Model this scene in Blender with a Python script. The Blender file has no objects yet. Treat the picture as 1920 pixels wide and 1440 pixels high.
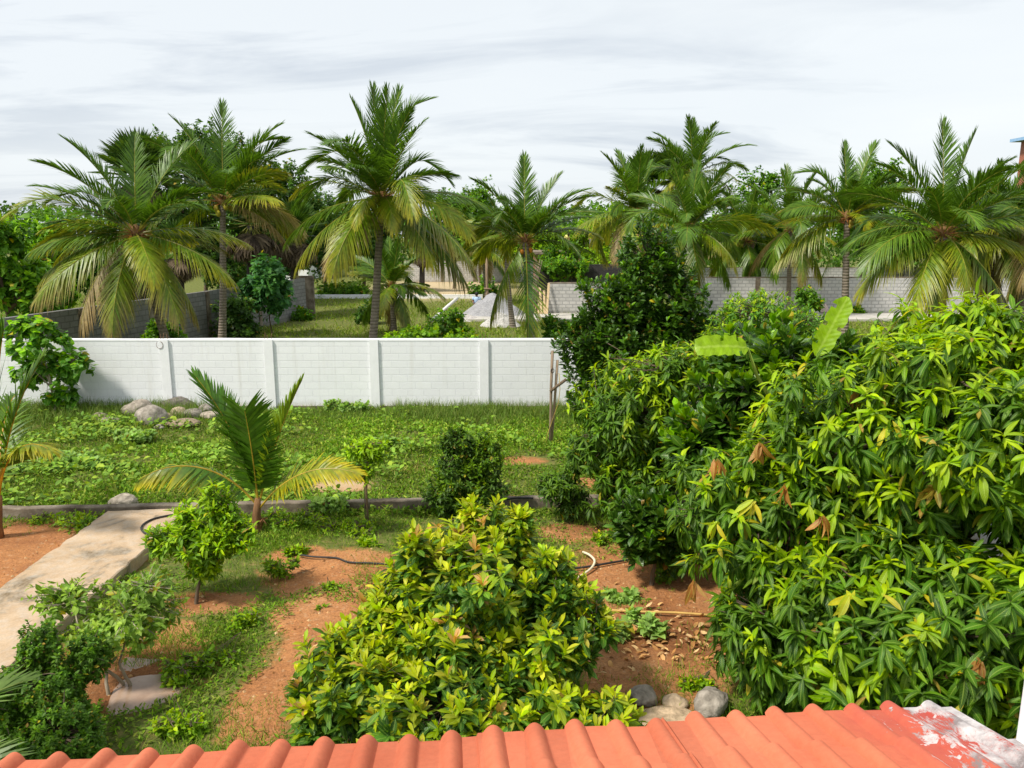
import bpy, math, random
import numpy as np
from mathutils import Vector, Matrix, noise as mnoise

S = bpy.context.scene
COL = S.collection
R = math.radians
rng = np.random.default_rng(11)
random.seed(11)

# ------------------------------------------------------------------ camera, world, sun, exposure
CAM = np.array([0.0, 0.0, 4.8]); PITCH = R(11.0); FPX = 1440.0
cd = bpy.data.cameras.new('camera'); cam = bpy.data.objects.new('camera', cd); COL.objects.link(cam)
cam.location = CAM; cam.rotation_euler = (R(90) - PITCH, 0, 0)
cd.sensor_width = 36; cd.lens = 36 * FPX / 1920; cd.clip_start = 0.05; cd.clip_end = 3000
S.camera = cam
SUN_EL, SUN_AZ = R(54), math.atan2(-0.80, -0.52)      # azimuth measured from +Y towards +X
w = bpy.data.worlds.new('World'); S.world = w; w.use_nodes = True
nt = w.node_tree; N = nt.nodes; Lk = nt.links
for n in list(N): N.remove(n)
out = N.new('ShaderNodeOutputWorld'); bg = N.new('ShaderNodeBackground'); bg.inputs['Strength'].default_value = 0.1
sky = N.new('ShaderNodeTexSky'); sky.sky_type = 'NISHITA'; sky.sun_disc = False
sky.sun_elevation = SUN_EL; sky.sun_rotation = SUN_AZ; sky.dust_density = 2.5
tc = N.new('ShaderNodeTexCoord'); sp = N.new('ShaderNodeSeparateXYZ'); Lk.new(tc.outputs['Generated'], sp.inputs[0])
def wm(op, a, b):
    m = N.new('ShaderNodeMath'); m.operation = op
    for i, v in enumerate((a, b)):
        if v is None: continue
        if isinstance(v, (int, float)): m.inputs[i].default_value = v
        else: Lk.new(v, m.inputs[i])
    return m.outputs[0]
zz = wm('ADD', wm('MAXIMUM', sp.outputs[2], 0.0), 0.16)
cx = wm('DIVIDE', sp.outputs[0], zz); cy = wm('DIVIDE', sp.outputs[1], zz)
cb = N.new('ShaderNodeCombineXYZ'); Lk.new(cx, cb.inputs[0]); Lk.new(cy, cb.inputs[1])
def wnoise(scale, loc, sc, det, rough, dist):
    mp = N.new('ShaderNodeMapping'); mp.inputs['Location'].default_value = loc; mp.inputs['Scale'].default_value = sc
    mp.inputs['Rotation'].default_value = (0, 0, R(-14))
    Lk.new(cb.outputs[0], mp.inputs[0])
    t = N.new('ShaderNodeTexNoise'); t.inputs['Scale'].default_value = scale; t.inputs['Detail'].default_value = det
    t.inputs['Roughness'].default_value = rough; t.inputs['Distortion'].default_value = dist
    Lk.new(mp.outputs[0], t.inputs['Vector']); return t.outputs['Fac']
def wramp(fac, stops):
    r = N.new('ShaderNodeValToRGB'); e = r.color_ramp.elements
    while len(e) < len(stops): e.new(0.5)
    for k, (p, c) in enumerate(stops): e[k].position = p; e[k].color = (*c, 1)
    Lk.new(fac, r.inputs[0]); return r.outputs[0]
def wmix(f, a, b):
    m = N.new('ShaderNodeMix'); m.data_type = 'RGBA'
    if isinstance(f, (int, float)): m.inputs[0].default_value = f
    else: Lk.new(f, m.inputs[0])
    for i, v in ((6, a), (7, b)):
        if isinstance(v, tuple): m.inputs[i].default_value = (*v, 1)
        else: Lk.new(v, m.inputs[i])
    return m.outputs[2]
n1 = wnoise(0.42, (3.1, 1.7, 0), (0.7, 0.95, 1), 6, 0.52, 0.5)
n2 = wnoise(0.85, (7.3, 4.2, 2), (0.6, 1.35, 1), 8, 0.60, 1.3)
broad = wramp(n1, [(0.34, (5.1, 5.5, 5.85)), (0.50, (5.95, 6.3, 6.5)), (0.64, (6.6, 6.85, 6.9))])
streak = wramp(n2, [(0.37, (4.0, 4.4, 4.95)), (0.53, (6.2, 6.5, 6.7))])
smask = wramp(n1, [(0.40, (0.85, 0.85, 0.85)), (0.62, (0.20, 0.20, 0.20))])
smr = N.new('ShaderNodeSeparateColor'); Lk.new(smask, smr.inputs[0])
cl = wmix(smr.outputs[0], broad, streak)
fin = wmix(0.90, sky.outputs[0], cl)
Lk.new(fin, bg.inputs['Color']); Lk.new(bg.outputs[0], out.inputs[0])
sl = bpy.data.lights.new('sun', 'SUN'); sun = bpy.data.objects.new('sun', sl); COL.objects.link(sun)
sl.energy = 3.1; sl.angle = R(7.0); sl.color = (1.0, 0.94, 0.84)
sd = Vector((math.sin(SUN_AZ) * math.cos(SUN_EL), math.cos(SUN_AZ) * math.cos(SUN_EL), math.sin(SUN_EL)))
sun.rotation_euler = sd.to_track_quat('Z', 'Y').to_euler(); sun.location = (-20, -10, 30)
S.view_settings.view_transform = 'Standard'; S.view_settings.look = 'None'
S.view_settings.exposure = 0.62; S.view_settings.gamma = 1.0; S.view_settings.use_curve_mapping = False
S.render.engine = 'CYCLES'
cy_ = S.cycles
cy_.max_bounces = 8; cy_.diffuse_bounces = 5; cy_.glossy_bounces = 2; cy_.transmission_bounces = 4
cy_.caustics_reflective = False; cy_.caustics_refractive = False
cy_.use_denoising = True

# ------------------------------------------------------------------ pixel helpers (photograph pixels -> places)
FW = np.array([0, math.cos(PITCH), -math.sin(PITCH)]); UP = np.array([0, math.sin(PITCH), math.cos(PITCH)])
def ray(px, py): return FW + np.array([1, 0, 0]) * (px - 960) / FPX + UP * (720 - py) / FPX
def G(px, py, z=0.0):
    d = ray(px, py); return CAM + d * ((z - CAM[2]) / d[2])
def D(px, py, y):
    d = ray(px, py); return CAM + d * (y / d[1])

# ------------------------------------------------------------------ object helpers
def nrm(v):
    v = np.asarray(v, float); return v / (np.linalg.norm(v, axis=-1, keepdims=True) + 1e-9)
def thing(name, label, cat, loc=(0, 0, 0), group=None):
    o = bpy.data.objects.new(name, None); COL.objects.link(o); o.location = tuple(loc); o.empty_display_size = 0.2
    o['label'] = label; o['category'] = cat
    if group: o['group'] = group
    return o
def tag(o, label, cat, group=None):
    o['label'] = label; o['category'] = cat
    if group: o['group'] = group
    return o
class MB:
    """collects pieces (world coordinates) of ONE mesh"""
    def __init__(s): s.V = []; s.F = {}; s.C = []; s.U = []; s.n = 0
    def add(s, V, F, c=(1, 1, 1), uv=None):
        V = np.asarray(V, float).reshape(-1, 3); F = np.asarray(F, int)
        s.V.append(V)
        c = np.asarray(c, float)
        s.C.append(np.broadcast_to(c, (len(V), 3)) if c.ndim == 1 else c)
        s.U.append(np.zeros((len(V), 2)) if uv is None else np.asarray(uv, float))
        s.F.setdefault(F.shape[1], []).append(F + s.n); s.n += len(V)
    def tube(s, P, r, k=6, c=(1, 1, 1), cap=True):
        P = np.asarray(P, float); m = len(P); r = np.broadcast_to(np.asarray(r, float), (m,))
        T = nrm(np.gradient(P, axis=0))
        ref = np.array([0, 0, 1.0]) if abs(T[0][2]) < 0.9 else np.array([1.0, 0, 0])
        A = nrm(np.cross(T, ref)); B = np.cross(T, A)
        an = np.arange(k) * 2 * math.pi / k
        V = P[:, None, :] + r[:, None, None] * (np.cos(an)[None, :, None] * A[:, None, :] + np.sin(an)[None, :, None] * B[:, None, :])
        i = np.arange(m - 1)[:, None] * k; j = np.arange(k)[None, :]; j2 = (j + 1) % k
        F = np.stack([i + j, i + k + j, i + k + j2, i + j2], -1).reshape(-1, 4)
        c = np.asarray(c, float)
        if c.ndim == 2: c = np.repeat(c, k, axis=0)
        s.add(V, F, c)
        if cap:
            b = s.n - m * k
            s.F.setdefault(k, []).append(np.array([[b + (m - 1) * k + q for q in range(k)][::-1]]))
            s.F.setdefault(k, []).append(np.array([[b + q for q in range(k)]]))
    def box(s, x0, x1, y0, y1, z0, z1, c=(1, 1, 1)):
        V = [(x, y, z) for x in (x0, x1) for y in (y0, y1) for z in (z0, z1)]
        s.add(V, [(0, 1, 3, 2), (4, 6, 7, 5), (0, 4, 5, 1), (2, 3, 7, 6), (0, 2, 6, 4), (1, 5, 7, 3)], c)
    def obox(s, M, sx, sy, sz, c=(1, 1, 1)):
        V = np.array([(x, y, z, 1) for x in (-sx, sx) for y in (-sy, sy) for z in (-sz, sz)], float) @ np.array(M).T
        s.add(V[:, :3], [(0, 1, 3, 2), (4, 6, 7, 5), (0, 4, 5, 1), (2, 3, 7, 6), (0, 2, 6, 4), (1, 5, 7, 3)], c)
    def ball(s, ctr, r, c=(1, 1, 1), nu=8, nv=6):
        ctr = np.asarray(ctr, float); r = np.broadcast_to(np.asarray(r, float), (3,))
        th = np.linspace(0.02, math.pi - 0.02, nv + 1); ph = np.arange(nu) * 2 * math.pi / nu
        V = np.stack([np.sin(th)[:, None] * np.cos(ph), np.sin(th)[:, None] * np.sin(ph), np.cos(th)[:, None] * np.ones(nu)], -1) * r + ctr
        i = np.arange(nv)[:, None] * nu; j = np.arange(nu)[None]; j2 = (j + 1) % nu
        s.add(V, np.stack([i + j, i + nu + j, i + nu + j2, i + j2], -1).reshape(-1, 4), c)
    def build(s, name, mat, parent=None, smooth=True, loc=None):
        V = np.concatenate(s.V)
        if parent is not None:
            q = parent; off = np.zeros(3)
            while q is not None: off += np.array(q.location); q = q.parent
            V = V - off
        elif loc is not None: V = V - np.asarray(loc)
        me = bpy.data.meshes.new(name)
        me.vertices.add(len(V)); me.vertices.foreach_set('co', V.astype(np.float32).ravel())
        li, ls, lt = [], [], []; st = 0
        for k, fl in s.F.items():
            A = np.concatenate(fl); li.append(A.ravel()); m = len(A)
            ls.append(st + np.arange(m) * k); lt.append(np.full(m, k)); st += m * k
        li = np.concatenate(li); ls = np.concatenate(ls); lt = np.concatenate(lt)
        me.loops.add(len(li)); me.loops.foreach_set('vertex_index', li.astype(np.int32))
        me.polygons.add(len(ls)); me.polygons.foreach_set('loop_start', ls.astype(np.int32)); me.polygons.foreach_set('loop_total', lt.astype(np.int32))
        me.polygons.foreach_set('use_smooth', np.full(len(ls), smooth))
        a = me.attributes.new('tint', 'FLOAT_COLOR', 'POINT')
        C4 = np.ones((len(V), 4), np.float32); C4[:, :3] = np.concatenate(s.C); a.data.foreach_set('color', C4.ravel())
        b = me.attributes.new('luv', 'FLOAT2', 'POINT'); b.data.foreach_set('vector', np.concatenate(s.U).astype(np.float32).ravel())
        me.update(calc_edges=True)
        if mat: me.materials.append(mat)
        o = bpy.data.objects.new(name, me); COL.objects.link(o)
        if parent is not None: o.parent = parent
        elif loc is not None: o.location = tuple(loc)
        return o

# ------------------------------------------------------------------ materials
class NB:
    def __init__(s, name):
        s.m = bpy.data.materials.new(name); s.m.use_nodes = True; s.t = s.m.node_tree
        s.N = s.t.nodes; s.p = s.N['Principled BSDF']; s.out = s.N['Material Output']
    def l(s, a, b): s.t.links.new(a, b)
    def new(s, k): return s.N.new(k)
    def attr(s, n, o='Color'): a = s.new('ShaderNodeAttribute'); a.attribute_name = n; return a.outputs[o]
    def obj(s): return s.new('ShaderNodeTexCoord').outputs['Object']
    def pos(s): return s.new('ShaderNodeNewGeometry').outputs['Position']
    def noise(s, scale, det=4, rough=0.55, vec=None, dist=0.0, sc=None):
        t = s.new('ShaderNodeTexNoise'); t.inputs['Scale'].default_value = scale; t.inputs['Detail'].default_value = det
        t.inputs['Roughness'].default_value = rough; t.inputs['Distortion'].default_value = dist
        v = vec if vec is not None else s.pos()
        if sc:
            mp = s.new('ShaderNodeMapping'); mp.inputs['Scale'].default_value = sc; s.l(v, mp.inputs[0]); v = mp.outputs[0]
        s.l(v, t.inputs['Vector']); return t.outputs['Fac']
    def ramp(s, f, stops):
        r = s.new('ShaderNodeValToRGB'); e = r.color_ramp.elements
        while len(e) < len(stops): e.new(0.5)
        for k, (p, c) in enumerate(stops):
            e[k].position = p; e[k].color = (*(c if isinstance(c, tuple) else (c, c, c)), 1)
        s.l(f, r.inputs[0]); return r.outputs[0]
    def mix(s, f, a, b, mode='MIX'):
        m = s.new('ShaderNodeMix'); m.data_type = 'RGBA'; m.blend_type = mode
        for i, v in ((0, f), (6, a), (7, b)):
            if isinstance(v, (int, float)): m.inputs[i].default_value = v if i == 0 else (v, v, v, 1)
            elif isinstance(v, tuple): m.inputs[i].default_value = (*v, 1)
            else: s.l(v, m.inputs[i])
        return m.outputs[2]
    def math(s, op, a, b=None):
        m = s.new('ShaderNodeMath'); m.operation = op
        for i, v in enumerate((a, b)):
            if v is None: continue
            if isinstance(v, (int, float)): m.inputs[i].default_value = v
            else: s.l(v, m.inputs[i])
        return m.outputs[0]
    def bump(s, h, strength=0.4, dist=0.02):
        b = s.new('ShaderNodeBump'); b.inputs['Strength'].default_value = strength; b.inputs['Distance'].default_value = dist
        s.l(h, b.inputs['Height']); s.l(b.outputs[0], s.p.inputs['Normal'])
    def col(s, c):
        if isinstance(c, tuple): s.p.inputs['Base Color'].default_value = (*c, 1)
        else: s.l(c, s.p.inputs['Base Color'])
    def rough(s, r, spec=0.4):
        if isinstance(r, (int, float)): s.p.inputs['Roughness'].default_value = r
        else: s.l(r, s.p.inputs['Roughness'])
        s.p.inputs['Specular IOR Level'].default_value = spec
def leaf_mat(name, rough=0.42, spec=0.45, trans=0.32, vein=0.0, var=0.25):
    b = NB(name); t = b.attr('tint')
    n = b.noise(9.0, 2)
    c = b.mix(1.0, t, b.ramp(n, [(0.3, 1 - var), (0.7, 1 + var * 0.6)]), 'MULTIPLY')
    if vein > 0:
        u = b.attr('luv', 'Vector'); sx = b.new('ShaderNodeSeparateXYZ'); b.l(u, sx.inputs[0])
        av = b.math('ABSOLUTE', sx.outputs[1])
        rib = b.ramp(av, [(0.0, 1.0), (0.10, 0.6), (0.16, 0.0)])
        sv = b.math('SINE', b.math('SUBTRACT', b.math('MULTIPLY', sx.outputs[0], 75.0), b.math('MULTIPLY', av, 9.0)))
        side = b.ramp(sv, [(0.80, 0.0), (0.98, 0.28)])
        f = b.math('MULTIPLY', b.math('MAXIMUM', rib, side), vein)
        c = b.mix(f, c, b.mix(0.55, c, (0.45, 0.55, 0.14)))
        b.bump(sv, 0.25, 0.004)
    hs = b.new('ShaderNodeHueSaturation'); hs.inputs['Hue'].default_value = 0.507; hs.inputs['Saturation'].default_value = 1.10; hs.inputs['Value'].default_value = 1.24; b.l(c, hs.inputs['Color']); c = hs.outputs[0]
    b.col(c); b.rough(rough, spec)
    tr = b.new('ShaderNodeBsdfTranslucent'); b.l(b.mix(1.0, c, (1.25, 1.2, 0.55), 'MULTIPLY'), tr.inputs[0])
    ms = b.new('ShaderNodeMixShader'); ms.inputs[0].default_value = trans
    b.l(b.p.outputs[0], ms.inputs[1]); b.l(tr.outputs[0], ms.inputs[2]); b.l(ms.outputs[0], b.out.inputs[0])
    return b.m
M = {}
M['leaf'] = leaf_mat('leaf_far', 0.5, 0.3, 0.40)
M['leafv'] = leaf_mat('leaf_veined', 0.42, 0.34, 0.40, vein=0.8)
M['leafg'] = leaf_mat('leaf_glossy', 0.32, 0.45, 0.32, vein=0.5)
M['palm'] = leaf_mat('palm_leaf', 0.40, 0.45, 0.34)
M['grass'] = leaf_mat('grass_leaf', 0.6, 0.2, 0.30)
M['dry'] = leaf_mat('dry_leaf', 0.8, 0.15, 0.12)
def simple(name, c1, c2, scale=6, rough=0.85, bs=0.4, bd=0.02, spec=0.25, sc=None, tint=False, det=6):
    b = NB(name); v = b.obj(); n = b.noise(scale, det, 0.6, v, 0.3, sc); c = b.ramp(n, [(0.3, c1), (0.7, c2)])
    if tint: c = b.mix(1.0, c, b.attr('tint'), 'MULTIPLY')
    b.col(c); b.rough(rough, spec); b.bump(n, bs, bd); return b.m
M['bark'] = simple('bark', (0.07, 0.05, 0.035), (0.20, 0.15, 0.10), 9, sc=(1, 1, 0.35))
M['palebark'] = simple('pale_bark', (0.26, 0.21, 0.15), (0.42, 0.36, 0.27), 9, sc=(1, 1, 0.35))
M['wood'] = simple('weathered_wood', (0.16, 0.12, 0.085), (0.34, 0.27, 0.20), 5, sc=(6, 6, 0.7), tint=True)
M['plank'] = simple('sawn_plank', (0.50, 0.36, 0.20), (0.66, 0.50, 0.31), 5, sc=(6, 6, 0.5), tint=True)
M['rock'] = simple('rock', (0.15, 0.13, 0.105), (0.44, 0.39, 0.33), 9, 0.9, 0.9, 0.04, tint=True, det=9)
M['rubble'] = simple('rubble', (0.24, 0.24, 0.25), (0.42, 0.42, 0.42), 12, 0.95, 0.8, 0.08, tint=True)
M['fibre'] = simple('palm_fibre', (0.14, 0.075, 0.035), (0.34, 0.19, 0.09), 14, sc=(1, 1, 0.3), tint=True)
M['nut'] = simple('coconut_husk', (0.42, 0.33, 0.06), (0.60, 0.45, 0.10), 5, 0.4, 0.1, tint=True)
M['metal'] = simple('rusty_steel', (0.10, 0.05, 0.03), (0.22, 0.12, 0.07), 20, 0.7)
M['hose'] = simple('black_hose', (0.02, 0.02, 0.022), (0.05, 0.048, 0.045), 8, 0.55, 0.05)
M['pipe'] = simple('plastic_pipe', (0.80, 0.80, 0.80), (1, 1, 1), 6, 0.5, 0.05, tint=True)
M['plain'] = simple('painted', (0.86, 0.86, 0.86), (1, 1, 1), 4, 0.6, 0.05, tint=True)
M['cloth'] = simple('cloth', (0.80, 0.80, 0.80), (1, 1, 1), 10, 0.9, 0.2, tint=True)
M['skin'] = simple('skin', (0.20, 0.10, 0.06), (0.24, 0.12, 0.075), 6, 0.6, 0.05)
M['hair'] = simple('hair', (0.012, 0.01, 0.01), (0.025, 0.02, 0.02), 20, 0.5)
# palm trunk: rings
b = NB('palm_trunk'); o_ = b.obj(); wv = b.new('ShaderNodeTexWave'); wv.bands_direction = 'Z'; wv.inputs['Scale'].default_value = 2.6
wv.inputs['Distortion'].default_value = 1.6; wv.inputs['Detail'].default_value = 3; b.l(o_, wv.inputs[0])
n = b.noise(6, 6, 0.65, o_)
b.col(b.mix(0.55, b.ramp(n, [(0.3, (0.13, 0.105, 0.085)), (0.7, (0.33, 0.28, 0.225))]), b.ramp(wv.outputs['Fac'], [(0.0, (0.10, 0.08, 0.06)), (0.35, (0.28, 0.235, 0.19))])))
b.rough(0.9, 0.2); b.bump(wv.outputs['Fac'], 0.6, 0.03); M['ptrunk'] = b.m
M['dtrunk'] = simple('dark_palm_trunk', (0.025, 0.022, 0.02), (0.075, 0.065, 0.055), 10, sc=(1, 1, 2.5), bs=0.8, bd=0.05)
# masonry
def masonry(name, c1, c2, mortar, bw, bh, ms, jit, bumpd, stain=None, axis='X', bs=0.5):
    b = NB(name); v = b.obj(); s = b.new('ShaderNodeSeparateXYZ'); b.l(v, s.inputs[0]); c = b.new('ShaderNodeCombineXYZ')
    nz = b.noise(1.2, 3, 0.5, v); w2 = b.noise(7.0, 3, 0.5, v)
    wob = b.math('ADD', b.math('MULTIPLY', nz, 0.06), b.math('MULTIPLY', w2, 0.03))
    b.l(b.math('ADD', s.outputs[0 if axis == 'X' else 1], wob), c.inputs[0]); b.l(b.math('ADD', s.outputs[2], b.math('MULTIPLY', w2, 0.025)), c.inputs[1])
    t = b.new('ShaderNodeTexBrick'); t.inputs['Scale'].default_value = 1.0; t.inputs['Brick Width'].default_value = bw
    t.inputs['Row Height'].default_value = bh; t.inputs['Mortar Size'].default_value = ms; t.inputs['Mortar Smooth'].default_value = 0.25
    t.inputs['Color1'].default_value = (*c1, 1); t.inputs['Color2'].default_value = (*c2, 1); t.inputs['Mortar'].default_value = (*mortar, 1)
    t.offset = 0.5; b.l(c.outputs[0], t.inputs[0])
    n = b.noise(2.2, 7, 0.65, v); n3 = b.noise(26, 4, 0.6, v)
    col = b.mix(1.0, t.outputs['Color'], b.ramp(n, [(0.25, 1 - jit), (0.7, 1.0)]), 'MULTIPLY')
    col = b.mix(1.0, col, b.ramp(n3, [(0.3, 1 - jit * 0.7), (0.6, 1.0)]), 'MULTIPLY')
    if stain:
        ns = b.noise(1.6, 6, 0.7, v, 0.4, (1.4, 1, 0.5))
        zf = b.ramp(b.math('ADD', s.outputs[2], b.math('MULTIPLY', ns, 0.7)), [(0.42, 1.0), (0.62, 0.0)])
        col = b.mix(b.math('MULTIPLY', zf, 0.6), col, stain)
        st = b.ramp(b.noise(2.0, 5, 0.6, v, 0.2, (2.2, 1, 0.12)), [(0.56, 0.0), (0.76, 0.30)])
        col = b.mix(st, col, stain)
    b.col(col); b.rough(0.9, 0.2)
    h = b.math('SUBTRACT', b.math('ADD', b.math('MULTIPLY', n3, 0.25), b.math('MULTIPLY', n, 0.3)), t.outputs['Fac'])
    b.bump(h, bs, bumpd); return b.m
M['whitewall'] = masonry('whitewashed_block', (0.86, 0.87, 0.885), (0.83, 0.84, 0.86), (0.80, 0.81, 0.835), 0.44, 0.2, 0.010, 0.06, 0.014, stain=(0.56, 0.535, 0.47), bs=0.5)
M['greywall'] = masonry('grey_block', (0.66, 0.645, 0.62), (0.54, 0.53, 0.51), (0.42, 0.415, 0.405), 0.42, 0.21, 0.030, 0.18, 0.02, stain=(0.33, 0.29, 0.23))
M['greywall_shaded_y'] = masonry('grey_block_shaded', (0.33, 0.325, 0.32), (0.26, 0.255, 0.25), (0.20, 0.195, 0.19), 0.42, 0.21, 0.022, 0.25, 0.02, stain=(0.20, 0.19, 0.15), axis='Y')  # darker grey block: shade of the unlit face put into its colour
M['darkbrick'] = masonry('sooty_brick', (0.055, 0.05, 0.05), (0.035, 0.033, 0.035), (0.10, 0.095, 0.09), 0.24, 0.085, 0.012, 0.3, 0.02)
M['redbrick'] = masonry('red_brick', (0.36, 0.16, 0.09), (0.28, 0.12, 0.07), (0.34, 0.30, 0.26), 0.24, 0.085, 0.014, 0.3, 0.02)
b = NB('white_plaster'); v = b.obj(); n = b.noise(3, 6, 0.6, v); n2 = b.noise(60, 3, 0.6, v)
b.col(b.ramp(n, [(0.3, (0.78, 0.785, 0.80)), (0.7, (0.86, 0.865, 0.88))])); b.rough(0.85, 0.2); b.bump(b.math('ADD', n, n2), 0.25, 0.008); M['plaster'] = b.m
# concrete path with soil film
b = NB('path_concrete'); v = b.pos(); n = b.noise(1.3, 7, 0.66, v, 0.8); n2 = b.noise(6, 6, 0.65, v); n3 = b.noise(40, 4, 0.6, v)
c = b.ramp(n, [(0.36, (0.20, 0.145, 0.085)), (0.42, (0.31, 0.24, 0.16)), (0.47, (0.45, 0.32, 0.20)), (0.64, (0.55, 0.41, 0.275))])
c = b.mix(b.ramp(n2, [(0.45, 0.0), (0.7, 0.45)]), c, (0.50, 0.46, 0.40))
c = b.mix(1.0, c, b.ramp(n3, [(0.3, 0.82), (0.6, 1.0)]), 'MULTIPLY')
b.col(c); b.rough(0.85, 0.25); b.bump(b.math('ADD', n2, b.math('MULTIPLY', n3, 0.4)), 0.35, 0.012); M['path'] = b.m
b = NB('weathered_concrete'); v = b.pos(); n = b.noise(2.0, 7, 0.65, v); n3 = b.noise(22, 5, 0.6, v)
c = b.ramp(n, [(0.35, (0.11, 0.085, 0.06)), (0.52, (0.25, 0.205, 0.155)), (0.72, (0.40, 0.35, 0.28))]); c = b.mix(1.0, c, b.ramp(n3, [(0.3, 0.75), (0.65, 1.0)]), 'MULTIPLY')
b.col(c); b.rough(0.92, 0.2); b.bump(n3, 0.5, 0.015); M['kerb'] = b.m
b = NB('road_concrete'); v = b.pos(); n = b.noise(0.6, 6, 0.6, v); b.col(b.ramp(n, [(0.3, (0.40, 0.38, 0.34)), (0.7, (0.54, 0.51, 0.46))])); b.rough(0.9, 0.2); M['road'] = b.m
b = NB('muddy_water'); v = b.pos(); n = b.noise(3.0, 5, 0.6, v); b.col(b.ramp(n, [(0.3, (0.30, 0.19, 0.125)), (0.7, (0.42, 0.30, 0.22))])); b.rough(0.16, 0.35); b.bump(b.noise(9, 3, 0.5, v), 0.2, 0.01); M['water'] = b.m
# ground: red soil with grass, mask from mesh
b = NB('garden_soil'); v = b.pos(); mk = b.attr('tint'); sc_ = b.new('ShaderNodeSeparateColor'); b.l(mk, sc_.inputs[0])
n = b.noise(0.7, 7, 0.62, v); n2 = b.noise(5, 7, 0.68, v); n3 = b.noise(34, 5, 0.65, v)
soil = b.ramp(n, [(0.30, (0.33, 0.135, 0.050)), (0.5, (0.46, 0.205, 0.078)), (0.7, (0.53, 0.275, 0.12))])
soil = b.mix(b.ramp(n2, [(0.40, 0.0), (0.72, 0.55)]), soil, (0.25, 0.105, 0.05))
soil = b.mix(1.0, soil, b.ramp(n3, [(0.28, 0.55), (0.52, 1.0), (0.75, 1.16)]), 'MULTIPLY'); n4 = b.noise(13, 6, 0.7, v); soil = b.mix(b.ramp(n4, [(0.56, 0.0), (0.70, 0.55)]), soil, (0.52, 0.36, 0.22)); soil = b.mix(b.ramp(n4, [(0.28, 0.55), (0.40, 0.0)]), soil, (0.15, 0.085, 0.04))
soil = b.mix(sc_.outputs[1], soil, b.mix(1.0, soil, (0.50, 0.46, 0.45), 'MULTIPLY'))
soil = b.mix(sc_.outputs[2], soil, b.ramp(n2, [(0.3, (0.42, 0.33, 0.20)), (0.7, (0.56, 0.44, 0.27))]))
gr = b.ramp(n2, [(0.3, (0.07, 0.085, 0.022)), (0.5, (0.12, 0.145, 0.032)), (0.72, (0.26, 0.20, 0.075))])
gm = b.ramp(b.math('ADD', sc_.outputs[0], b.math('MULTIPLY', b.math('SUBTRACT', n2, 0.5), 0.8)), [(0.38, 0.0), (0.62, 1.0)])
b.col(b.mix(gm, soil, gr)); b.rough(0.95, 0.15); b.bump(b.math('ADD', n2, b.math('MULTIPLY', n3, 0.5)), 0.7, 0.05); M['soil'] = b.m
# clay roof tiles, with a white-paint stained end
b = NB('roof_tile'); v = b.obj(); s = b.new('ShaderNodeSeparateXYZ'); b.l(v, s.inputs[0])
n = b.noise(2.0, 6, 0.6, v); n2 = b.noise(7, 7, 0.7, v); n3 = b.noise(45, 4, 0.65, v)
c = b.ramp(n, [(0.3, (0.50, 0.122, 0.058)), (0.7, (0.61, 0.18, 0.092))])
c = b.mix(1.0, c, b.ramp(n3, [(0.25, 0.88), (0.6, 1.0)]), 'MULTIPLY')
xr = b.math('SUBTRACT', s.outputs[0], 1.13)
tid = b.new('ShaderNodeTexWhiteNoise'); tid.noise_dimensions = '1D'; b.l(b.math('FLOOR', b.math('DIVIDE', s.outputs[0], 0.1365)), tid.inputs['W']); c = b.mix(1.0, c, b.ramp(tid.outputs['Value'], [(0.0, 0.86), (1.0, 1.08)]), 'MULTIPLY')
lich = b.ramp(b.noise(5.5, 9, 0.75, v, 0.6), [(0.60, 0.0), (0.76, 0.35)]); c = b.mix(lich, c, (0.36, 0.15, 0.10))
red = b.ramp(b.math('ADD', xr, b.math('MULTIPLY', b.math('SUBTRACT', n2, 0.5), 0.5)), [(0.0, 0.0), (0.35, 1.0)]); c = b.mix(red, c, (0.42, 0.075, 0.055))
fl = b.noise(9, 12, 0.78, v, 0.5, (1.6, 0.5, 1)); wt = b.ramp(b.math('ADD', b.math('MULTIPLY', xr, 0.62), fl), [(0.69, 0.0), (0.705, 0.7), (0.76, 0.95)])
wsp = b.ramp(b.math('ADD', b.math('MULTIPLY', xr, 0.25), b.noise(30, 3, 0.5, v)), [(0.72, 0.0), (0.76, 0.9)])
wt = b.math('MULTIPLY', b.math('MAXIMUM', wt, wsp), b.ramp(xr, [(0.0, 0.0), (0.15, 1.0)]))
c = b.mix(wt, c, b.ramp(n2, [(0.38, (0.20, 0.19, 0.19)), (0.48, (0.42, 0.40, 0.40)), (0.58, (0.60, 0.58, 0.57))]))
sp2 = b.ramp(b.noise(24, 2, 0.5, v), [(0.80, 0.0), (0.815, 0.8)]); c = b.mix(sp2, c, (0.75, 0.72, 0.68))
b.col(c); b.rough(0.72, 0.25); b.bump(b.math('ADD', b.math('ADD', n3, n2), b.math('MULTIPLY', wt, 1.2)), 0.3, 0.006); M['tile'] = b.m

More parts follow.
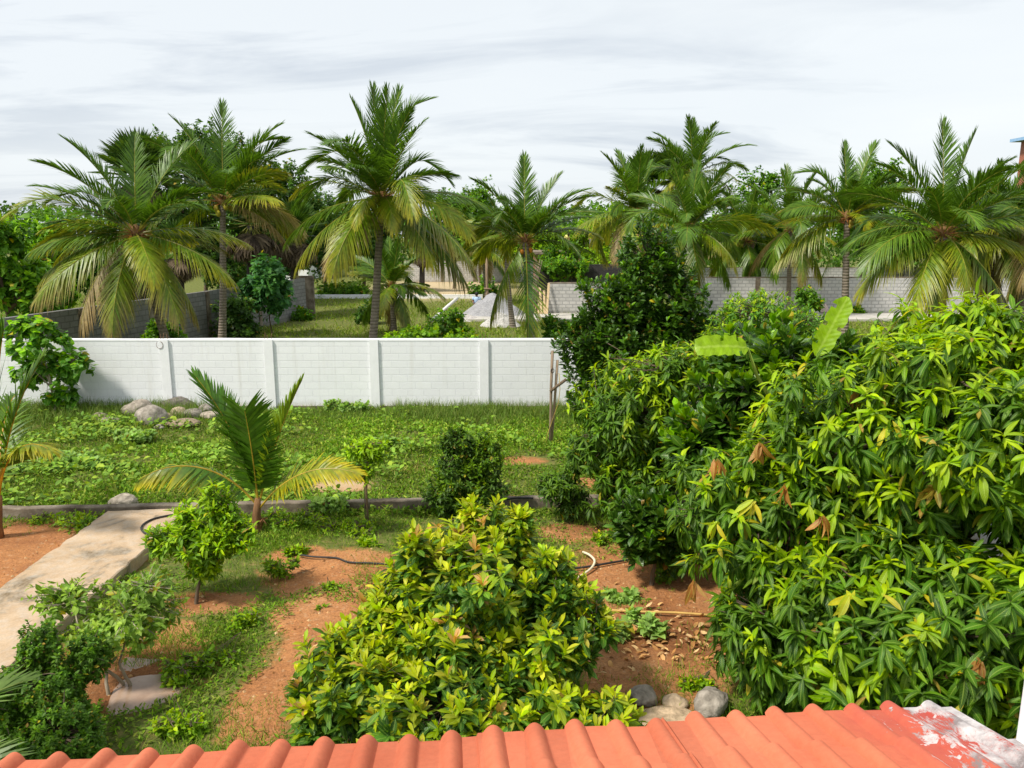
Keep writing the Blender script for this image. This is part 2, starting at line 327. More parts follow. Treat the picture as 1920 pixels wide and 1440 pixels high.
# ------------------------------------------------------------------ leaf templates and scattering
def leaf_tpl(kind, nseg=4, curl=0.6, fold=0.25, wave=0.0, twist=0.0):
    """a leaf one unit long along +X, one unit wide, bent down by curl (radians) and folded on its midrib"""
    t = np.linspace(0, 1, nseg + 1)
    if kind == 'lance': wd = np.sin(math.pi * np.clip(t, 0.02, 1) ** 0.85) ** 0.75
    elif kind == 'obov': wd = np.sin(math.pi * np.clip(t, 0.015, 1) ** 1.45) ** 0.8
    elif kind == 'heart': wd = np.where(t < 0.25, 0.75 + t, 1.0 - ((t - 0.25) / 0.75) ** 1.6); wd[-1] = 0.02
    elif kind == 'blade': wd = (1 - t) ** 0.7
    else: wd = np.sin(math.pi * np.clip(t, 0.03, 1) ** 0.95) ** 0.85
    wd = np.maximum(wd, 0.04) * 0.5
    ang = -curl * t; dt = 1.0 / nseg
    x = np.concatenate([[0], np.cumsum(np.cos((ang[1:] + ang[:-1]) / 2)) * dt]); z = np.concatenate([[0], np.cumsum(np.sin((ang[1:] + ang[:-1]) / 2)) * dt])
    V, U = [], []
    for k in range(nseg + 1):
        for sgn in (-1, 0, 1):
            wv = wave * math.sin(t[k] * 14 + sgn) * abs(sgn)
            tw = twist * t[k] * sgn * 0.2
            V.append((x[k], sgn * wd[k], z[k], abs(sgn) * wd[k] * fold + wv + tw)); U.append((t[k], sgn))
    V = np.array(V); F = []
    for k in range(nseg):
        a = k * 3; F += [(a, a + 1, a + 4, a + 3), (a + 1, a + 2, a + 5, a + 4)]
    return V, np.array(F), np.array(U)
def flat_tpl():
    return np.array([(0, 0, 0, 0), (0.5, -0.5, 0, 0.12), (1, 0, -0.12, 0), (0.5, 0.5, 0, 0.12)]), np.array([(0, 1, 2, 3)]), np.array([(0, 0), (0.5, -1), (1, 0), (0.5, 1)])
def scatter(mb, tpls, P, X, Nn, L, W, C, ti=None):
    """stamp leaves: root points P, axes X, up hints Nn, lengths L, widths W (absolute), colours C"""
    n = len(P)
    if n == 0: return
    X = nrm(X); Y = nrm(np.cross(Nn, X)); Z = np.cross(X, Y)
    if ti is None: ti = rng.integers(0, len(tpls), n)
    L = np.broadcast_to(L, (n,)); W = np.broadcast_to(W, (n,))
    for k, (tv, tf, tu) in enumerate(tpls):
        I = np.where(ti == k)[0]
        if len(I) == 0: continue
        m = len(tv)
        V = P[I][:, None] + X[I][:, None] * (tv[:, 0][None, :, None] * L[I][:, None, None]) + Y[I][:, None] * (tv[:, 1][None, :, None] * W[I][:, None, None]) \
            + Z[I][:, None] * (tv[:, 2][None, :, None] * L[I][:, None, None] + tv[:, 3][None, :, None] * W[I][:, None, None])
        F = tf[None] + (np.arange(len(I)) * m)[:, None, None]
        mb.add(V.reshape(-1, 3), F.reshape(-1, tf.shape[1]), np.repeat(C[I], m, axis=0), np.tile(tu, (len(I), 1)))
def pick(cols, n, jit=0.15):
    cols = np.asarray(cols, float); c = cols[rng.integers(0, len(cols), n)]
    t = rng.random((n, 1)); c2 = cols[rng.integers(0, len(cols), n)]
    return np.clip((c * (1 - t * 0.5) + c2 * t * 0.5) * (1 + rng.normal(0, jit, (n, 1))), 0.004, 0.9)
def rdir(n):
    return nrm(rng.normal(0, 1, (n, 3)))
def blob_tips(blobs, spacing, shell=0.62, lumps=0.16, bottom=0.5):
    """twig tips spread through the outer part of a union of ellipsoids, with an uneven outline"""
    P, A = [], []
    B = [(np.array(c, float), np.array(r, float)) for c, r in blobs]
    for i, (c, r) in enumerate(B):
        area = 4 * math.pi * ((r[0] * r[1]) ** 1.6 / 3 + (r[0] * r[2]) ** 1.6 / 3 + (r[1] * r[2]) ** 1.6 / 3) ** (1 / 1.6)
        n = int(area / spacing ** 2 * 1.3) + 8
        d = rdir(n); rr = shell + (1 - shell) * rng.random(n) ** 0.6
        sd_ = rng.random(3) * 50
        lump = np.array([mnoise.noise(Vector(tuple(q * 2.2 + sd_))) for q in d]) * lumps * 2 + 1
        p = c + d * r * (rr * lump)[:, None]
        keep = (d[:, 2] > -0.75) | (rng.random(n) < bottom)
        for j, (c2, r2) in enumerate(B):
            if j != i: keep &= ~((((p - c2) / r2) ** 2).sum(1) < shell ** 2 * 0.8)
        keep &= p[:, 2] > 0.025
        P.append(p[keep]); A.append(nrm(d / r)[keep])
    return np.concatenate(P), np.concatenate(A)
HOLES = []
def clear_of(P):
    k = np.ones(len(P), bool)
    for d, r, ymax in HOLES:
        v = P - CAM; tt = v @ d; k &= ~((np.linalg.norm(v - tt[:, None] * d, axis=1) < r) & (P[:, 1] < ymax))
    return k
def rosettes(mb, sp, P, A, scale=1.0):
    """leaf whorls: sp holds the species"""
    n = len(P)
    ax = nrm(A * sp.get('out', 0.7) + np.array([0, 0, sp.get('up', 0.7)]) + rng.normal(0, 0.25, (n, 3)))
    yn = np.array([mnoise.noise(Vector(tuple(q * 1.25)) ) for q in P]); young = rng.random(n) < sp['pyoung'] + yn * 0.9 + sp.get('ztop', 0) * (P[:, 2] - P[:, 2].mean()) / (np.ptp(P[:, 2]) + 0.1)  # more young leaves near the top, which also paints in sunlit crown tops
    flush = rng.random(n) < sp.get('pflush', 0.0)
    hue = rng.random(n)
    for wi in range(sp['whorls']):
        k = sp['n'][wi] if isinstance(sp['n'], (list, tuple)) else sp['n']
        idx = np.repeat(np.arange(n), k); m = len(idx)
        keep = rng.random(m) < sp.get('keep', 0.93); idx = idx[keep]; m = len(idx)
        Ax = ax[idx]; ref = np.where(np.abs(Ax[:, 2:3]) > 0.9, np.array([[1.0, 0, 0]]), np.array([[0, 0, 1.0]]))
        U = nrm(np.cross(Ax, ref)); Vv = np.cross(Ax, U)
        th = (np.arange(m) * 2.399 + rng.normal(0, 0.5, m) + wi * 0.7 + idx * 1.3)
        pit = R(sp['pitch'][wi]) + rng.normal(0, 0.27, m)
        rad = U * np.cos(th)[:, None] + Vv * np.sin(th)[:, None]
        X = Ax * np.cos(pit)[:, None] + rad * np.sin(pit)[:, None]; X[:, 2] -= sp['grav'][wi] + rng.normal(0, 0.18, m)
        up = Ax * 1.0 + np.array([0, 0, 0.5])
        up = up - nrm(X) * (up * nrm(X)).sum(1, keepdims=True); up += rng.normal(0, 0.28, (m, 3))
        pos = P[idx] - Ax * (sp['gap'] * wi + rng.random(m) * sp['gap'])[:, None] * scale
        L = rng.uniform(*sp['L'], m) * scale * (sp.get('tipL', 0.8) if wi == 0 else 1.0)
        W = L * rng.uniform(*sp['W'], m)
        cm = pick(sp['mature'], m, 0.18); cy2 = pick(sp['young'], m, 0.12)
        if wi == 0: C = np.where(young[idx][:, None], cy2, cm)
        elif wi == 1: C = np.where((young[idx] & (rng.random(m) < sp.get('y2', 0.45)))[:, None], cy2 * 0.5 + cm * 0.5, cm)
        else: C = cm
        if 'flush' in sp and wi == 0:
            C = np.where(flush[idx][:, None], pick(sp['flush'], m, 0.1), C)
        C = C * (0.82 + 0.36 * hue[idx][:, None]); od = rng.random(m) < 0.022; C = np.where(od[:, None], pick([(0.42, 0.34, 0.04), (0.30, 0.17, 0.06), (0.36, 0.30, 0.05)], m), C); L = L * np.where(rng.random(m) < 0.12, 0.6, 1.0)
        scatter(mb, sp['tpl'], pos, X, up, L, W, C)
def limb(mb, a, b_, r0, r1, bow=0.12, k=6, n=6, c=(1, 1, 1)):
    a = np.asarray(a, float); b_ = np.asarray(b_, float); d = b_ - a; ln = np.linalg.norm(d)
    t = np.linspace(0, 1, n)[:, None]; off = rng.normal(0, 1, 3) * bow * ln; off[2] = abs(off[2]) * 0.3
    P = a + d * t + off * (t * (1 - t)); P[1:-1] += rng.normal(0, 0.012 * ln, (n - 2, 3))
    mb.tube(P, np.linspace(r0, r1, n), k, c, cap=False); return P
def tree(name, label, cat, base, blobs, sp, spacing, trunk_r=0.1, bark='bark', leafmat='leafv', group=None, stems=1, twig=True,
         fill=0.0, scale=1.0, trunk_top=None, shell=0.62, lumps=0.16):
    base = np.asarray(base, float)
    t = thing(name, label, cat, base, group)
    P, A = blob_tips(blobs, spacing, shell, lumps)
    kk = clear_of(P); P, A = P[kk], A[kk]; mb = MB(); rosettes(mb, sp, P, A, scale)
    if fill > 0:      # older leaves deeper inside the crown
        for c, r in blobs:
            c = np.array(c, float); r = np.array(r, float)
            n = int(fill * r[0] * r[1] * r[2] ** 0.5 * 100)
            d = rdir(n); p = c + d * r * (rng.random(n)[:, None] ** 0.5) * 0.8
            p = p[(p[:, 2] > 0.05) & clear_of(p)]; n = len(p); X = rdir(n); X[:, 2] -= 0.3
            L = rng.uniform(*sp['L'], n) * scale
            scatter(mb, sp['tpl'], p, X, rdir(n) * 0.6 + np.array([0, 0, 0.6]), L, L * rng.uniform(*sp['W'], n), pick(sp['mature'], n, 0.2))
    mb.build('crown', M[leafmat], t)
    wb = MB(); cs = [np.array(c, float) for c, r in blobs]
    tops = []
    cen = np.mean(cs, axis=0)
    for s_ in range(stems):
        st = base + (np.array([rng.normal(0, 0.06), rng.normal(0, 0.06), 0]) if stems > 1 else 0)
        tt = trunk_top if trunk_top is not None else base * 0.35 + cen * 0.65 - np.array([0, 0, 0.15 * (cen[2] - base[2])])
        tt = np.asarray(tt, float) + (rng.normal(0, 0.18, 3) if stems > 1 else 0)
        wb.tube(np.concatenate([[st - [0, 0, 0.1]], limb(MB(), st, tt, 1, 1, 0.08)]), np.concatenate([[trunk_r * 1.25], np.linspace(trunk_r, trunk_r * 0.6, 6)]), 8, cap=False)
        tops.append(tt)
    nodes = [np.array(tops)]
    for q, c in enumerate(cs):
        tp = tops[q % len(tops)]
        nodes.append(limb(wb, tp, c, trunk_r * 0.6, trunk_r * 0.25, 0.15))
    nodes = np.concatenate(nodes)
    if twig and len(P):
        sel = np.arange(len(P)) if len(P) < 500 else rng.choice(len(P), 500, replace=False)
        for i in sel:
            j = np.argmin(((nodes - P[i]) ** 2).sum(1)); limb(wb, nodes[j], P[i], max(trunk_r * 0.18, 0.006), 0.004, 0.1, 3, 4)
    wb.build('trunk', M[bark], t)
    return t

# species
T_lance = [leaf_tpl('lance', 5, cu, fo, wv) for cu, fo, wv in ((0.7, 0.3, 0.05), (1.2, 0.25, 0.03), (0.4, 0.35, 0.06), (1.0, 0.15, 0.07))]
T_lance3 = [leaf_tpl('lance', 3, cu, 0.25) for cu in (0.6, 1.1, 0.3)]
T_obov = [leaf_tpl('obov', 4, cu, fo) for cu, fo in ((0.35, 0.3), (0.6, 0.2), (0.15, 0.35))]
T_obov3 = [leaf_tpl('obov', 3, cu, 0.3) for cu in (0.3, 0.5)]
T_ell = [leaf_tpl('ell', 3, cu, 0.25) for cu in (0.3, 0.6)]
T_heart = [leaf_tpl('heart', 4, cu, 0.12) for cu in (0.5, 0.9, 0.3)]
T_flat = [flat_tpl()]
T_blade = [leaf_tpl('blade', 3, cu, 0.3) for cu in (0.5, 1.0, 1.5)]
DK = [(0.030, 0.075, 0.012), (0.042, 0.098, 0.015), (0.055, 0.12, 0.018)]
MD = [(0.075, 0.155, 0.016), (0.105, 0.195, 0.020), (0.13, 0.225, 0.024)]
LM = [(0.28, 0.40, 0.018), (0.38, 0.47, 0.022), (0.21, 0.35, 0.018)]
YL = [(0.45, 0.44, 0.05), (0.34, 0.42, 0.05), (0.50, 0.40, 0.06)]
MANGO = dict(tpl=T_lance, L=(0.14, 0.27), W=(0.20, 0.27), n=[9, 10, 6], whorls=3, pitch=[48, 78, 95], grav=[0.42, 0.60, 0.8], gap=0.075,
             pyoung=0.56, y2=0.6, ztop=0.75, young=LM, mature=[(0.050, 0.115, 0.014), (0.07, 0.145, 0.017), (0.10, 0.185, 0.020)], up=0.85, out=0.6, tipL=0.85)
JACK = dict(tpl=T_obov, L=(0.15, 0.23), W=(0.42, 0.52), n=[5, 7, 7], whorls=3, pitch=[25, 48, 72], grav=[-0.1, 0.0, 0.15], gap=0.09,
            pyoung=0.55, y2=0.25, young=[(0.13, 0.27, 0.025), (0.17, 0.29, 0.03), (0.10, 0.23, 0.025)], mature=[(0.036, 0.085, 0.014), (0.05, 0.11, 0.017), (0.068, 0.14, 0.02)], up=1.1, out=0.5)
BUSH = dict(tpl=T_obov, L=(0.12, 0.19), W=(0.30, 0.38), n=[7, 9, 8], whorls=3, pitch=[36, 66, 88], grav=[-0.05, 0.1, 0.25], gap=0.06,
            pyoung=0.90, y2=0.7, ztop=0.8, young=[(0.40, 0.48, 0.03), (0.48, 0.50, 0.04), (0.31, 0.44, 0.025), (0.50, 0.46, 0.07)], pflush=0.08,
            flush=[(0.52, 0.30, 0.12), (0.56, 0.34, 0.19), (0.45, 0.25, 0.08)],
            mature=[(0.045, 0.105, 0.02), (0.065, 0.14, 0.024), (0.10, 0.185, 0.026)], up=1.0, out=0.6)
SMALL = dict(tpl=T_ell, L=(0.06, 0.11), W=(0.35, 0.45), n=[6, 8], whorls=2, pitch=[40, 75], grav=[0, 0.15], gap=0.06, pyoung=0.4,
             young=LM, mature=MD, up=0.9, out=0.6)
FAR = dict(tpl=T_flat, L=(0.20, 0.36), W=(0.5, 0.8), n=[5, 6], whorls=2, pitch=[50, 85], grav=[0.1, 0.25], gap=0.2, pyoung=0.35,
           young=MD, mature=DK, up=0.7, out=0.7)
def spx(base, **k): d = dict(base); d.update(k); return d

# ------------------------------------------------------------------ setting: ground, path, road, puddle
def ax_(lo, hi, fine, outs):
    a = list(np.arange(lo, hi + 1e-6, fine)); 
    return np.array([lo - q for q in outs[::-1]] + a + [hi + q for q in outs])
xs = ax_(-13, 9, 0.13, [0.4, 1, 2, 4, 8, 14, 25, 45, 90, 200, 500, 1200]); ys = ax_(4.0, 24, 0.13, [0.4, 1, 2, 4, 8, 14, 25, 45, 90, 200, 500, 1200])
ys = ys[ys > -60]
SOILSPOTS = [  # photo pixel, radii in metres, strength (bare)
    (70, 1030, 1.7, 1.2, 1.4), (640, 1075, 1.0, 0.75, 1.1), (600, 1150, 0.6, 0.55, 1.0), (500, 1320, 0.4, 0.8, 0.9), (640, 910, 0.7, 0.45, 0.85),
    (1180, 1090, 1.0, 0.8, 1.1), (1200, 1200, 0.95, 0.9, 1.4), (1230, 1280, 0.7, 0.6, 1.3), (1130, 905, 1.1, 0.45, 0.9), (980, 865, 0.7, 0.5, 0.7),
    (400, 1130, 0.6, 0.3, 0.9), (300, 1190, 0.5, 0.4, 0.7), (560, 1040, 0.5, 0.3, 0.8), (1090, 1000, 0.8, 0.5, 0.7), (230, 1250, 1.0, 0.8, 1.0),
    (1000, 940, 2.6, 0.4, 0.6), (800, 1200, 1.6, 1.6, 1.2), (1500, 1100, 3.0, 2.2, 1.2), (760, 880, 0.6, 0.4, 0.5)]
SS = [(G(a, b_), rx, ry, s) for a, b_, rx, ry, s in SOILSPOTS]
KL, KR = G(0, 975), G(1175, 951)
def kerb_y(x): return KL[1] + (KR[1] - KL[1]) * (x - KL[0]) / (KR[0] - KL[0])
def bare(x, y):
    x = np.asarray(x, float); y = np.asarray(y, float); v = np.zeros_like(x)
    for c, rx, ry, s in SS: v = np.maximum(v, s * np.exp(-(((x - c[0]) / rx) ** 2 + ((y - c[1]) / ry) ** 2) ** 1.5))
    v += np.where(y < kerb_y(x), 0.20, 0.0)
    return v
PUD = G(245, 1288)
def hgt(x, y): return -0.045 * np.exp(-((x - PUD[0] - 0.1) / 0.50) ** 2 - ((y - PUD[1] + 0.02) / 0.34) ** 2) + 0.018 * np.sin(x * 2.1 + 1.3 * np.sin(y * 1.7)) + 0.014 * np.sin(y * 3.3 + x * 1.1) + 0.01 * np.sin(x * 5.7 - y * 4.9)
XX, YY = np.meshgrid(xs, ys); nearm = (XX > -14) & (XX < 10) & (YY > 3) & (YY < 25)
ZZ = np.where(nearm, hgt(XX, YY), 0)
gm_ = np.clip(1.0 - bare(XX, YY), 0, 1)
# bare earth / dry grass beyond the wall
for c, rx, ry, s in [(G(820, 545), 9, 14, 0.9), (G(900, 575), 5, 3, 0.8), (G(1400, 590), 20, 1.5, 0.7)]:
    gm_ = np.where(YY > 22, np.minimum(gm_, 1 - s * np.exp(-((XX - c[0]) / rx) ** 2 - ((YY - c[1]) / ry) ** 2)), gm_)
wet_shade = np.zeros_like(XX)
for a, b_, rx, ry in [(240, 1285, 0.9, 0.6), (370, 1125, 0.45, 0.3), (1130, 985, 0.9, 0.35), (60, 1340, 1.2, 0.8), (1250, 1190, 0.8, 0.6)]:  # damp soil, plus ground shadow of the small trees painted as darkening
    c = G(a, b_); wet_shade = np.maximum(wet_shade, np.exp(-(((XX - c[0]) / rx) ** 2 + ((YY - c[1]) / ry) ** 2)))
sand = np.where(YY > 22, 1.0, 0.0); 
c = G(640, 905); sand = np.maximum(sand, 0.8 * np.exp(-(((XX - c[0]) / 0.9) ** 2 + ((YY - c[1]) / 0.6) ** 2)))
mb = MB(); nx = len(xs); ny = len(ys); i = (np.arange(ny - 1)[:, None] * nx + np.arange(nx - 1)[None])
mb.add(np.stack([XX, YY, ZZ], -1).reshape(-1, 3), np.stack([i, i + 1, i + nx + 1, i + nx], -1).reshape(-1, 4), np.stack([gm_, wet_shade, sand], -1).reshape(-1, 3))
g = mb.build('ground', M['soil']); g['kind'] = 'structure'
# concrete path: a raised slab
PZ = 0.18
pl = [G(202, 958, PZ), G(362, 951, PZ), G(282, 1019, PZ), G(199, 1093, PZ), G(97, 1180, PZ), G(-60, 1318, PZ), G(-330, 1318, PZ), G(0, 1100, PZ)]
def slab(mb, poly, z0, bev=0.015):
    n = len(poly); P = np.array(poly); c = P.mean(0)
    ins = P + (c - P) / np.linalg.norm(c - P, axis=1, keepdims=True) * bev * 1.4
    lo = P.copy(); lo[:, 2] = z0; mid = P.copy(); mid[:, 2] -= bev
    V = np.concatenate([ins, mid, lo]); F = []
    for a in range(n):
        b2 = (a + 1) % n; F += [(a, n + a, n + b2, b2), (n + a, 2 * n + a, 2 * n + b2, n + b2)]
    mb.add(V, F); mb.F.setdefault(n, []).append(np.array([[mb.n - 3 * n + q for q in range(n)]]))
pe = []
for q in range(len(pl)):
    a = pl[q]; d_ = pl[(q + 1) % len(pl)] - a; m_ = max(2, int(np.linalg.norm(d_) / 0.12))
    for e in range(m_): pe.append(a + d_ * e / m_ + np.array([rng.normal(0, 0.010), rng.normal(0, 0.010), rng.normal(0, 0.002)]))
mb = MB(); slab(mb, pe, -0.1); o = mb.build('path', M['path'], smooth=False); o['kind'] = 'structure'
# muddy puddle
c0 = G(245, 1288); mb = MB(); an = np.linspace(0, 2 * math.pi, 48, endpoint=False)
rr = 1 + 0.22 * np.sin(an * 3 + 1) + 0.14 * np.sin(an * 5) + 0.08 * np.sin(an * 9 + 2)
mb.add(np.stack([c0[0] + 0.05 + 0.95 * rr * np.cos(an), c0[1] - 0.05 + 0.65 * rr * np.sin(an), np.full(48, -0.021)], -1), [list(range(48))])
o = mb.build('water', M['water']); o['kind'] = 'structure'
# concrete road beyond the wall with a kerb
mb = MB(); mb.box(-2.5, 60, 43.2, 46.6, -0.2, 0.12); o = mb.build('road', M['road'], smooth=False); o['kind'] = 'structure'

# ------------------------------------------------------------------ walls
def wallthing(name, label, x0, x1, y, H, th, mat, pil, pw=0.3, pd=0.05, z0=-0.2, cope=0.06, cat='wall', copemat=None):
    t = thing(name, label, cat, ((x0 + x1) / 2, y, 0))
    mb = MB(); mb.box(x0, x1, y, y + th, z0, H - cope); mb.build('masonry', mat, t, smooth=False)
    n = 40; mb = MB(); xx = np.linspace(x0, x1, n); 
    zt = H + np.cumsum(rng.normal(0, 0.003, n)).clip(-0.012, 0.012)
    V = []; 
    for q in range(n): V += [(xx[q], y - 0.006, H - cope), (xx[q], y - 0.006, zt[q] - 0.008), (xx[q], y + 0.004, zt[q]), (xx[q], y + th, zt[q]), (xx[q], y + th + 0.006, H - cope)]
    F = []
    for q in range(n - 1):
        for e in range(4): F.append((q * 5 + e, q * 5 + e + 1, q * 5 + 6 + e, q * 5 + 5 + e))
    F += [(0, 1, 3, 4)]; F += [((n - 1) * 5 + 4, (n - 1) * 5 + 3, (n - 1) * 5 + 1, (n - 1) * 5)]
    mb.add(V, F); mb.build('coping', copemat or mat, t, smooth=False)
    for p in pil:
        mb = MB(); mb.box(p - pw / 2, p + pw / 2, y - pd, y - 0.008, z0, H - 0.012); mb.build('pilaster', copemat or mat, t, smooth=False)
    return t
WY = 20.9
wx = lambda px: D(px, 700, WY)[0]
pil = [wx(q) for q in (-82, 116, 313, 507, 703, 908, 1098)]
ww = wallthing('garden_wall', 'long whitewashed block wall across the back of the garden', wx(-260), wx(1108), WY, 1.99, 0.2, M['whitewall'], pil, 0.24, 0.06, copemat=M['plaster'])
mb = MB(); mb.box(wx(-260), wx(1108), WY - 0.035, WY - 0.002, -0.2, 0.12); mb.build('plinth', M['kerb'], ww, smooth=False)
for px in (504, 310, 905):
    for q in range(3):
        mb = MB(); x = wx(px) + (q - 1) * 0.09; mb.tube([(x, WY + 0.1, 1.9), (x + rng.normal(0, 0.01), WY + 0.1, 2.0), (x + rng.normal(0, 0.03), WY + 0.1, 2.02 + rng.uniform(0.06, 0.16))], 0.007, 5); mb.build('rebar', M['metal'], ww)
mb = MB(); x = wx(306); an = np.linspace(0.4, 5.6, 16); mb.tube(np.stack([x + 0.09 * np.sin(an), np.full(16, WY - 0.07), 1.84 + 0.1 * np.cos(an)], -1), 0.006, 5); mb.build('wire_loop', M['metal'], ww)

RW = 47.0
rx = lambda px, y=RW: D(px, 560, y)[0]
wallthing('boundary_wall', 'long grey block wall beside the concrete road at right', rx(1322), rx(2080), RW, 2.28, 0.2, M['greywall'],
          [rx(q) for q in (1419, 1500, 1760, 1905)], 0.28, 0.04, copemat=M['kerb'])
wallthing('block_wall', 'short grey block wall with timber planks leaning on it', rx(1028), rx(1135), 46.9, 1.95, 0.2, M['greywall'], [], copemat=M['kerb'])
wallthing('rear_wall', 'second grey block wall showing above the boundary wall at right', rx(1310, 62), rx(1830, 62), 62, 2.25, 0.2, M['greywall'], [rx(q, 62) for q in (1400, 1525, 1640, 1740)], 0.3, 0.04, copemat=M['kerb'])
wallthing('distant_wall', 'far pale block wall seen behind the middle palms', rx(760, 80), rx(1010, 80), 80, 2.2, 0.2, M['greywall'], [rx(q, 80) for q in (830, 890, 960)], 0.35, 0.05, copemat=M['kerb'])
wallthing('brick_wall', 'soot dark brick wall under creepers in the middle distance', rx(1004, 55), rx(1200, 55), 55, 2.75, 0.25, M['darkbrick'], [])
wallthing('low_wall', 'knee high pale edging wall across the far lawn', rx(560, 59), rx(905, 59), 59, 0.28, 0.2, M['plaster'], [], cope=0.04)
# left wall runs away from the camera
a_, b_ = D(-120, 600, 21.3), D(572, 522, 46)
lw = thing('side_wall', 'shaded grey block wall running back behind the left palms', 'wall', ((a_[0] + b_[0]) / 2, (a_[1] + b_[1]) / 2, 0))
def sidewall(p, q, H, th, mat, par, name):
    mb = MB(); d = nrm(np.array([q[0] - p[0], q[1] - p[1], 0])); s_ = np.array([d[1], -d[0], 0]) * th / 2; V = []
    for e in (np.array([p[0], p[1], 0]), np.array([q[0], q[1], 0])):
        V += [e - s_ + [0, 0, -0.2], e + s_ + [0, 0, -0.2], e - s_ + [0, 0, H], e + s_ + [0, 0, H]]
    mb.add(V, [(0, 1, 3, 2), (4, 6, 7, 5), (0, 4, 5, 1), (2, 3, 7, 6), (0, 2, 6, 4), (1, 5, 7, 3)]); return mb.build(name, mat, par, smooth=False)
lerp = lambda t: a_ + (b_ - a_) * t
sidewall(lerp(0), lerp(0.99), 2.28, 0.2, M['greywall_shaded_y'], lw, 'masonry'); 
for t_ in (0.06, 0.22, 0.38, 0.55, 0.75): 
    p_ = lerp(t_); q_ = lerp(t_ + 0.012); sidewall(p_, q_, 2.27, 0.28, M['kerb'], lw, 'pilaster')
mb = MB(); e = lerp(1.0); mb.box(e[0] - 0.55, e[0] + 0.45, e[1], e[1] + 0.3, -0.2, 2.4); mb.build('end_pillar', M['kerb'], lw, smooth=False)
# garden kerb
kt = thing('garden_kerb', 'low concrete kerb edging the lawn across the garden', 'kerb', ((KL[0] + KR[0]) / 2, (KL[1] + KR[1]) / 2, 0))
mb = MB(); n = 70; xx = np.linspace(KL[0] - 2, KR[0] + 5, n); V = []
for q, x in enumerate(xx):
    y = kerb_y(x); j = rng.normal(0, 0.006); h = 0.20 + rng.normal(0, 0.006)
    V += [(x, y + j, -0.1), (x, y + j, h - 0.012), (x, y + 0.012 + j, h), (x, y + 0.15 + j, h), (x, y + 0.16, -0.1)]
F = [(q * 5 + e, q * 5 + e + 1, q * 5 + 6 + e, q * 5 + 5 + e) for q in range(n - 1) for e in range(4)]
mb.add(V, F); mb.build('edging', M['kerb'], kt, smooth=False)

# ------------------------------------------------------------------ tiled roof under the camera and white pillar
RPSI, RPH = R(4.7), R(16)
fwd = np.array([-math.sin(RPSI) * math.cos(RPH), math.cos(RPSI) * math.cos(RPH), -math.sin(RPH)]); rgt = np.array([math.cos(RPSI), math.sin(RPSI), 0]); rn = np.cross(rgt, fwd)
E0 = D(905, 1391, 2.25)                       # a point on the eave
PER = 0.1365
rt = thing('tiled_roof', 'orange red clay tile roof with rolled ribs at the bottom edge', 'roof', E0)
def prof(a):
    f = (a / PER) % 1.0; h = np.where(f < 0.5, np.sin(np.clip(f / 0.5, 0, 1) * math.pi) ** 0.8, 0.0) * 0.026
    return h
na = 22 * 38; av = np.linspace(-2.35, 1.62, na); bv = []
CL = 0.31
for k in range(6): bv += [k * CL + 0.0, k * CL + 0.004, k * CL + 0.15, k * CL + CL - 0.001]
bv = np.array(bv)
AA, BB = np.meshgrid(av, bv)
sheet = np.where(AA > -0.02, 0.010, 0) + np.where(AA > 0.60, 0.012, 0)
frac = (BB % CL) / CL
hh = prof(AA) + sheet + 0.016 * (1 - frac) + 0.003 * np.sin(AA * 7 + BB * 3) + np.where((np.floor(BB / CL) % 2) == 0, 0, 0.002)
ear = 0.012 * np.sin(np.floor(AA / PER) * 2.3)     # uneven tile ends along the eave
P3 = E0 + AA[..., None] * rgt - (BB + np.where(BB < 0.002, ear, 0))[..., None] * fwd + hh[..., None] * rn
mb = MB(); nb = len(bv); i = (np.arange(nb - 1)[:, None] * na + np.arange(na - 1)[None])
mb.add(P3.reshape(-1, 3), np.stack([i, i + 1, i + na + 1, i + na], -1).reshape(-1, 4))
lowP = P3[0] - rn * 0.014 ; low2 = lowP - fwd * 0.5
V = np.concatenate([P3[0], lowP, low2]); q = np.arange(na - 1)
mb.add(V, np.concatenate([np.stack([q, q + na, q + na + 1, q + 1], -1), np.stack([q + na, q + 2 * na, q + 2 * na + 1, q + na + 1], -1)]))
tl = mb.build('tiles', M['tile'], rt)
tl.data.polygons.foreach_set('use_smooth', np.ones(len(tl.data.polygons), bool))
try: tl.data.set_sharp_from_angle(angle=R(40))
except Exception: pass
mb = MB()
Mx = np.eye(4); Mx[:3, 0] = rgt; Mx[:3, 1] = fwd; Mx[:3, 2] = rn; Mx[:3, 3] = E0 + rgt * -0.36 - fwd * 0.65 - rn * 0.075
mb.obox(Mx, 1.96, 0.55, 0.05); mb.build('slab', M['plaster'], rt, smooth=False)
pp = G(1896, 1424, E0[2] + 0.05)
pt = thing('white_pillar', 'white plastered pillar edge at the right end of the roof', 'pillar', pp)
mb = MB(); mb.box(pp[0], pp[0] + 0.35, pp[1] - 0.35, pp[1], -0.1, 6.2); o = mb.build('shaft', M['plaster'], pt, smooth=False)
bvm = o.modifiers.new('bevel', 'BEVEL'); bvm.width = 0.012; bvm.segments = 3
mb = MB(); mb.box(pp[0] - 0.03, pp[0] + 0.38, pp[1] - 0.38, pp[1] + 0.03, 6.2, 6.32); mb.build('capital', M['plaster'], pt, smooth=False)

